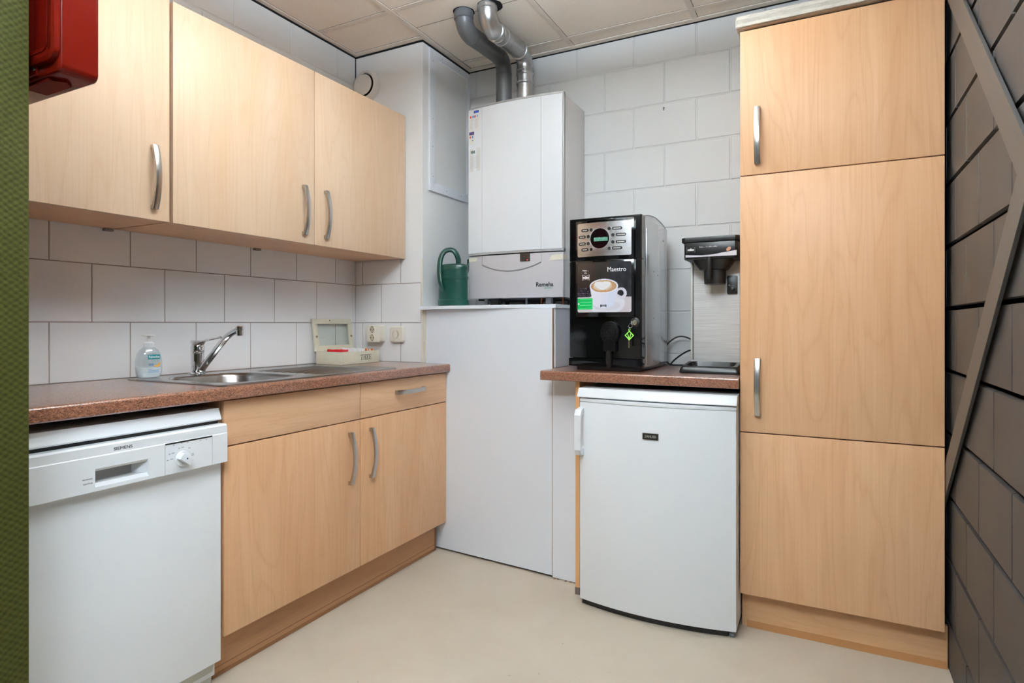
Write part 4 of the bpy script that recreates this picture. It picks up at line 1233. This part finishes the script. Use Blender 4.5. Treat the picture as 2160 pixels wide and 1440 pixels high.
def art2(u, v):
    c = art(u, v)
    if bowtie(u, v, .507, .126, .055, .028): c = (30,32,38)
    if .465 < u < .55 and abs(v-.126) < .007: c = (200,204,214)
    if abs(u-.17) < .075 and bowtie(u, v, .17, .705, .072, .062):
        if not bowtie(u, v, .17, .705, .062, .050): c = (196,190,188)
    if u < .30 and .055 < v < .285:           # green notice stuck to the corner
        c = (22,196,96)
        if u > .05 and (abs((v*26) % 1.5-.75) < .16) and u < .28 and .08 < v < .27: c = (120,226,160)
        if (u-.022)**2+((v-.17)*.9)**2 < .0003: c = (236,244,238)
    return c
NX, NZ = 168, 150
r_ = .034
verts, cols = [], []
for j in range(NZ+1):
    for i in range(NX+1):
        u, v = i/NX, j/NZ
        # round the corners by pulling the border grid in
        x = px0+(px1-px0)*u; z = pz0+(pz1-pz0)*v
        verts.append(onD(x, z, .0012)); cols.append(art2(u, v))
faces = []
def inside(u, v):
    du = max(0, r_-u, u-(1-r_)); dv = max(0, r_-v, v-(1-r_)); return du*du+dv*dv <= r_*r_ or not (du > 0 and dv > 0)
for j in range(NZ):
    for i in range(NX):
        if inside((i+.5)/NX, (j+.5)/NZ):
            a = j*(NX+1)+i; faces.append((a, a+1, a+NX+2, a+NX+1))
me = bpy.data.meshes.new('picture'); off = wloc(door)+Vector((0,0,0))
me.from_pydata([tuple(Vector(v)-off) for v in verts], [], faces)
ca = me.color_attributes.new('art', 'FLOAT_COLOR', 'POINT')
for i, c in enumerate(cols): ca.data[i].color = (*lin(tuple(max(0, min(255, x)) for x in c)), 1)
s = NT('backlit_picture'); at = s.n('ShaderNodeVertexColor', layer_name='art')
s.set(Base_Color=s.mix(1.0, at.outputs[0], (214,214,218), 'MULTIPLY'), Emission_Color=at.outputs[0], Emission_Strength=.10, Roughness=.12)
me.materials.append(s.m)
for p in me.polygons: p.use_smooth = True
pic = bpy.data.objects.new('picture', me); COL.objects.link(pic); pic.parent = door
WP = mat('white_print', (246,246,246), .5)
onT = lambda cx, cz, w0=.0014: (lambda u, v, w: onD(cx+u, cz+v, w0+w))
pu = lambda u: px0+(px1-px0)*u
pv = lambda v: pz0+(pz1-pz0)*v
text('lettering', 'Maestro', WP, .0265, onT(pu(.745), pv(.845)), pic, squash=.86)
text('lettering', 'Relax ...', WP, .0095, onT(pu(.165), pv(.845)), pic, squash=.9)
text('lettering', "it's", WP, .0095, onT(pu(.165), pv(.795)), pic, squash=.9)
text('lettering', 'miko', WP, .0135, onT(pu(.17), pv(.702)), pic, bold=.0005)
# lower front: outlet head, lock, skirt, base
m = M(); ox, oz = 1.418, 1.055
P = [(ox+.040*math.cos(a), oz+.046*math.sin(a)) for a in [math.radians(-50+280*k/30) for k in range(31)]]+[(ox-.028, oz-.075), (ox+.028, oz-.075)]
m.prism(P, fy, mY+.001, mY-.020, bev=.004)
head = obj('outlet_head', m, BLACKG2, t)
m = M()
for k in range(12):
    a = 2*PI*k/12; m.tube([(ox+.005*math.cos(a), mY-.0205, oz+.005*math.sin(a)), (ox+.034*math.cos(a), mY-.0205, oz+.038*math.sin(a))], .0009, 6)
for r in (.012, .022, .032): m.tube([(ox+r*math.cos(2*PI*k/24), mY-.0205, oz+r*1.1*math.sin(2*PI*k/24)) for k in range(25)], .0008, 6)
obj('grille', m, mat('grille_dark', (22,21,21), .4), head)
m = M(); m.lathe([(.010, 0), (.013, .03), (.013, .07)], (ox-.004, mY-.008, .985-.07), seg=20, caps=True)
obj('nozzle', m, BLACKS, head)
m = M(); m.lathe([(.0185, 0), (.0185, .003), (.0165, .004)], (1.5175, mY-.0002, 1.097), axis=(0,-1,0), seg=28); obj('lock_ring', m, BLACKM, t)
m = M(); m.lathe([(.0105, 0), (.0105, .008), (.009, .0095)], (1.5185, mY-.004, 1.0955), axis=(0,-1,0), seg=24); obj('lock', m, mat('lock_brass', (206,198,170), .25, .9), t)
m = M()
P = [(mX0, .9500), (mX0, .918)]+[(mX0+.04+(mX1-mX0-.08)*k/20, .9165+.0075*math.sin(PI*k/20)) for k in range(21)]+[(mX1, .914), (mX1, .9500)]
m.prism(P, fy, mY-.004, mY+.05, bev=.0015)
obj('skirt', m, BLACKG, t, ang=25)
m = M(); m.box(mX0+.03, mX1-.012, mY+.012, mB-.01, .9015, .930, .003)
obj('base', m, BLACKS, t)
# key with green tag hanging in the lock
ky_, kx_, kz_ = mY-.016, 1.513, 1.097
t = thing('key', 'key with lime green diamond tag hanging in the coffee machine lock', 'key', (kx_, ky_, kz_-.09))
m = M(); m.box(1.5125, 1.5175, mY-.030, mY-.0138, 1.0935, 1.0965, .0006); m.lathe([(.007, -.001), (.007, .001)], (1.515, mY-.034, 1.095), axis=(1,0,0), seg=18)
obj('key_blade', m, mat('key_steel', (170,170,172), .3, 1), t)
m = M(); m.tube([(1.509+.0075*math.cos(2*PI*k/20), mY-.034+.002*math.sin(2*PI*k/20), 1.083+.0085*math.sin(2*PI*k/20)) for k in range(21)], .0007, 8)
obj('key_ring', m, CHROME, t)
m = M(); LG = mat('lime_green', (150,232,84), .4); tx, tz, yy = 1.5045, 1.0455, mY-.033
for k in range(4):
    a, b = [(0, .0195), (.0185, 0), (0, -.0195), (-.0185, 0)][k], [(0, .0195), (.0185, 0), (0, -.0195), (-.0185, 0)][(k+1) % 4]
    m.prism([(tx+a[0], tz+a[1]), (tx+b[0], tz+b[1]), (tx+b[0]*.74, tz+b[1]*.74), (tx+a[0]*.74, tz+a[1]*.74)], fy, yy, yy-.003)
for s_ in (-1, 1): m.prism([(tx+s_*.0075, tz+.006), (tx+s_*.0048, tz+.0075), (tx-s_*.0010, tz-.014), (tx+s_*.0018, tz-.015)], fy, yy, yy-.003)
m.tube([(tx+.0035*math.cos(2*PI*k/16), yy-.0015, tz+.0225+.0035*math.sin(2*PI*k/16)) for k in range(17)], .0011, 8)
obj('tag', m, LG, t, smooth=False)
m = M(); m.box(1.499, 1.505, mY-.032, mY-.030, .996, 1.03, .0005); m.lathe([(.006, -.001), (.006, .001)], (1.502, mY-.031, 1.034), axis=(0,1,0), seg=16)
obj('spare_key', m, mat('key_bronze', (120,108,84), .35, .8), t)

# ------------------------------------------------------------------ filter brewer
t = thing('filter_brewer', 'black and steel filter coffee brewer between coffee machine and tall cabinet', 'coffee brewer', (1.79, .15, ZW1))
m = M(); m.box(1.697, 1.886, .100, .375, .908, 1.39, .002, mi=0)
obj('column', m, STAINP, t)
m = M(); m.box(1.6965, 1.7045, .0965, .112, .946, 1.352, .0015)
obj('edge_trim', m, mat('pale_steel_trim', (222,220,210), .35, .3), t)
m = M(); m.box(1.7046, 1.7068, .0985, .105, .946, 1.352); obj('edge_gap', m, BLACKM, t, smooth=False)
# head
hx0, hx1, hy = 1.6905, 1.898, -.040
m = M(); P = [(hx0-.003, .36), (hx0-.003, hy-.004+.012), (hx0+.012, hy-.006), (hx1-.012, hy-.006), (hx1+.002, hy+.008), (hx1+.002, .36)]
m.prism(P, fz, 1.405, 1.424, bev=.003)
P2 = [(hx0+.006, .34), (hx0+.006, hy+.012), (hx0+.016, hy+.001), (hx1-.015, hy+.001), (hx1-.004, hy+.012), (hx1-.004, .34)]
m.prism(P2, fz, 1.339, 1.405, bev=.003)
hd = obj('head', m, BLACKM, t, ang=30)
m = M(); m.box(hx0+.012, hx1-.013, hy-.0008, hy+.002, 1.345, 1.402, .0006); fc = obj('fascia', m, mat('black_fascia', (12,11,11), .3), hd)
fh = lambda cx, cz, w0=.0008: (lambda u, v, w: (cx+u, hy-w0-w, cz+v))
m = M(); n = 20
m.grid([[(hx0+.0135+(.193-.006)*k/n, hy-.0014, z0_) for k in range(n+1) for z0_ in [(1.3475 if j == 0 else 1.3575+.010*max(0, (k/n-.55)/.45)**1.4-.004*math.sin(PI*min(1, k/n/.7)))]] for j in (0, 1)])
obj('silver_swoosh', m, mat('pale_lilac_print', (206,200,208), .4), fc, smooth=False)
cx, cz = hx0+.0335, 1.3755
def btie(w, h, k=10): 
    up_ = [(cx-w+2*w*i/k, cz+h*(.6+.4*(1-2*i/k)**2)) for i in range(k+1)]; dn = [(cx+w-2*w*i/k, cz-h*(.6+.4*(1-2*i/k)**2)) for i in range(k+1)]
    return up_+dn
m = M(); A_, B_ = btie(.0155, .0105), btie(.0148, .0098); m.grid([[(x, hy-.0013, z) for x, z in A_], [(x, hy-.0013, z) for x, z in B_]], closed_u=True)
obj('bow_tie_outline', m, mat('pale_print', (190,184,178), .5), fc, smooth=False)
text('lettering', 'miko', WP, .0125, fh(cx, cz+.001), fc, bold=.0006, squash=.95)
text('lettering', "Relax ... it's miko coffee", mat('pale_print', (196,190,186), .5), .0080, fh(hx0+.098, 1.385), fc, squash=.86)
m = M(); bx_, bz_ = hx0+.172, 1.3725
m.poly([(bx_+.009*math.cos(a)*.9+.003*math.sin(a), hy-.0016, bz_+.008*math.sin(a)) for a in [2*PI*k/18 for k in range(18)]])
obj('bean_print', m, mat('bean_copper', (176,120,92), .4), fc, smooth=False)
# funnel / filter basket with grip
m = M()
def fring(x0, x1, y0, y1, r, z): return [(x, y, z) for x, y in rrect(x0, x1, y0, y1, r, 6)]
rows = [fring(1.722, 1.872, -.024, .088, .03, 1.339), fring(1.730, 1.866, -.018, .086, .03, 1.325), fring(1.746, 1.850, -.008, .08, .03, 1.302), fring(1.760, 1.842, -.002, .078, .03, 1.300), fring(1.762, 1.840, 0, .078, .03, 1.247), fring(1.768, 1.834, .006, .074, .03, 1.245)]
m.grid(rows, closed_u=True); m.poly(rows[0][::-1]); m.poly(rows[-1])
bs = obj('filter_basket', m, BLACKM, hd, ang=35)
m = M(); m.tube([(1.792, -.034, 1.345), (1.792, -.036, 1.30), (1.791, -.034, 1.263)], [.0135, .0135, .012], 20, flat=(.8, 1))
obj('grip', m, BLACKM, bs)
m = M(); m.prism(rrect(1.8385, 1.8775, 1.209, 1.281, .005), fy, .0995, .090, bev=.0015)
ctl = obj('control_box', m, BLACKS, t)
m = M(); m.lathe([(.0155, 0), (.0155, .002), (.011, .0025), (.011, .006), (.0095, .007)], (1.8585, .090, 1.229), axis=(0,-1,0), seg=30); m.lathe([(.0045, 0), (.0045, .002)], (1.8465, .090, 1.2175), axis=(0,-1,0), seg=14)
obj('control_knob', m, BLACKM, ctl)
m = M(); m.lathe([(.0022, 0), (.0022, .001)], (1.8465, .090, 1.244), axis=(0,-1,0), seg=12); m.box(1.858, 1.8596, .0826, .0832, 1.226, 1.232)
obj('control_mark', m, mat('pale_print', (196,190,186), .5), ctl, smooth=False)
# drip tray
m = M(); tx0, tx1, ty0, ty1 = 1.677, 1.9, -.038, .13
def tr(i, z, r=.012): return [(x, y, z) for x, y in rrect(tx0+i, tx1-i, ty0+i, ty1-i, r, 5)]
bowl = lambda i, z: [(x, y, z) for x, y in rrect(tx0+.022+i, tx1-.022-i, ty0+.012+i, ty1-.030-i, .028, 5)]
def tilt(P): return [(x, y, z+.014*max(0, min(1, (y-ty0)/(ty1-ty0)))) for x, y, z in P]
rows = [tr(0, .9015), tr(0, .908), tilt(tr(.004, .918)), tilt(tr(.010, .926)), tilt(bowl(0, .927)), bowl(.006, .914), bowl(.012, .911)]
m.grid(rows, closed_u=True); m.poly(rows[0][::-1]); m.poly(rows[-1])
obj('drip_tray', m, BLACKS, t, ang=40)
m = M(); m.box(1.70, 1.884, .1, .375, .9015, .9085); obj('base', m, BLACKM, t, smooth=False)

# cables between the machines
def cable(pts, label, r=.0038):
    m = M(); P = smoothpath(pts, 10); m.tube(P, r, 10)
    o = obj('power_cable', m, CABLE, ang=60); tag(rebase(o, (P[0].x, P[0].y, min(p.z for p in P)-r)), label, 'cable', 'black cables behind the coffee machines')
cable([(1.53, .352, .98), (1.55, .375, 1.01), (1.585, .395, 1.032), (1.635, .40, 1.022), (1.70, .395, .97), (1.74, .39, .93)], 'upper arched black cable between coffee machine and brewer')
cable([(1.535, .36, .92), (1.56, .34, .906), (1.60, .325, .9055), (1.64, .34, .906), (1.668, .37, .905)], 'lower black cable lying on the worktop behind the coffee machine')
cable([(1.562, .315, .9055), (1.585, .345, .935), (1.63, .395, .968), (1.69, .41, .975), (1.73, .405, .96)], 'middle black cable rising from the worktop to the brewer')

# ------------------------------------------------------------------ wall bits
t = thing('wall_hook', 'tiny metal hook in the white block wall right of the boiler', 'hook', (1.507, YB, 2.105))
m = M(); m.lathe([(.0035, 0), (.0035, .002), (.0018, .003), (.0018, .012)], (1.507, YB, 2.112), axis=(0,-1,0), seg=12)
m.tube(smoothpath([(1.507, YB-.012, 2.112), (1.507, YB-.018, 2.104), (1.507, YB-.014, 2.098), (1.507, YB-.009, 2.101)], 5), .0017, 8)
obj('hook', m, mat('hook_steel', (140,138,134), .35, .8), t)

# cross brace on the dark wall
t = thing('cross_brace', 'dark grey flat steel cross brace on the dark block wall', 'brace', (2.52, -1.2, .1))
def strap(y0, z0, y1, z1, xa, xb, name='strap', w=.078):
    d = Vector((0, y1-y0, z1-z0)).normalized(); n_ = Vector((0, -d.z, d.y))*w/2
    P = [(y0+n_.y, z0+n_.z), (y1+n_.y, z1+n_.z), (y1-n_.y, z1-n_.z), (y0-n_.y, z0-n_.z)]
    m = M(); m.prism(P, fx, xa, xb, bev=.0008); return obj(name, m, STEELD, t, smooth=False)
strap(.16, 2.44, -2.25, .215, 2.5180, 2.5260); strap(.22, .27, -2.15, 2.42, 2.5145, 2.5225)
m = M()
for (y, z) in ((.12, 2.39), (.17, .31), (-2.2, .26), (-2.1, 2.37), (-.985, 1.385)): m.lathe([(.014, 0), (.014, .014)], (XR-.001, y, z), axis=(-1,0,0), seg=6)
obj('bolt', m, STEELD, t, smooth=False)

# red box on the green wall by the doorway
t = thing('red_wall_box', 'red plastic box fixed to the green wall at the doorway', 'box', (.7, -1.77, 1.5735))
rx0, rx1, rz0, rz1 = .50, .8905, 1.5735, 1.98
ry0, ry1 = -1.806, -1.735
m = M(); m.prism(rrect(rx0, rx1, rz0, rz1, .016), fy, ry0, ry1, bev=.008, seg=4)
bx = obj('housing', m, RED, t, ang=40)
m = M()
def ringp(a, b): m.grid([[(x, ry0_, z) for x, z in P_] for ry0_, P_ in ((a[1], a[0]), (b[1], b[0]))], closed_u=True)
R0 = rrect(rx0-.002, rx1+.0, rz0+.022, rz1, .022, 8); R1 = rrect(rx0+.006, rx1-.008, rz0+.030, rz1-.008, .018, 8); R2 = rrect(rx0+.028, rx1-.028, rz0+.048, rz1-.028, .014, 8); R3 = rrect(rx0+.034, rx1-.034, rz0+.054, rz1-.034, .012, 8)
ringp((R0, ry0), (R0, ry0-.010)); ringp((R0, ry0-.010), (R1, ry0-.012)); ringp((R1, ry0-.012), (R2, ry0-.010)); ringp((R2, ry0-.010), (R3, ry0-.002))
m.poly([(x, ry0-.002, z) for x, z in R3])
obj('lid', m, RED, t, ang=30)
m = M(); m.tube([(x, ry0-.0118, z) for x, z in rrect(rx0+.018, rx1-.0225, rz0+.040, rz1-.018, .018, 8)]+[(rx1-.0225, ry0-.0118, rz1-.05)], .0008, 6)
obj('seam', m, REDD, t)
m = M(); m.prism([(.74, ry0+.006), (.834, ry0+.006), (.853, ry0+.030), (.834, ry0+.048), (.74, ry0+.048)], fz, rz0-.006, rz0+.004)
obj('bottom_clip', m, REDD, t, smooth=False)
m = M(); m.lathe([(.004, 0), (.004, .003)], (.808, ry0-.004, rz0+.017), axis=(0,-1,0), seg=12)
obj('rivet', m, HANDLE, t)
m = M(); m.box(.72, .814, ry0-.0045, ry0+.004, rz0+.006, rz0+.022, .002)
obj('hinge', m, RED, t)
m = M(); m.box(.56, .80, YG+.001, ry0+.002, 1.62, 1.9)
obj('back_plate', m, REDD, t, smooth=False)

# ------------------------------------------------------------------ camera, world, view
cam = bpy.data.cameras.new('camera'); co = bpy.data.objects.new('camera', cam); COL.objects.link(co)
co.location = (2.187, -2.432, 1.09); co.rotation_euler = (PI/2, 0, math.radians(27.443))
cam.sensor_width = 36; cam.lens = 36*1275.15/2160; cam.shift_y = -(720-683.227)/2160; cam.clip_start = .02
sc = bpy.context.scene; sc.camera = co
w = bpy.data.worlds.new('world'); sc.world = w; w.use_nodes = True
w.node_tree.nodes['Background'].inputs[0].default_value = (.8, .85, .9, 1); w.node_tree.nodes['Background'].inputs[1].default_value = .2
sc.view_settings.view_transform = 'Standard'; sc.view_settings.look = 'None'
sc.view_settings.exposure = .42; sc.view_settings.gamma = 1
sc.cycles.max_bounces = 10; sc.cycles.diffuse_bounces = 6
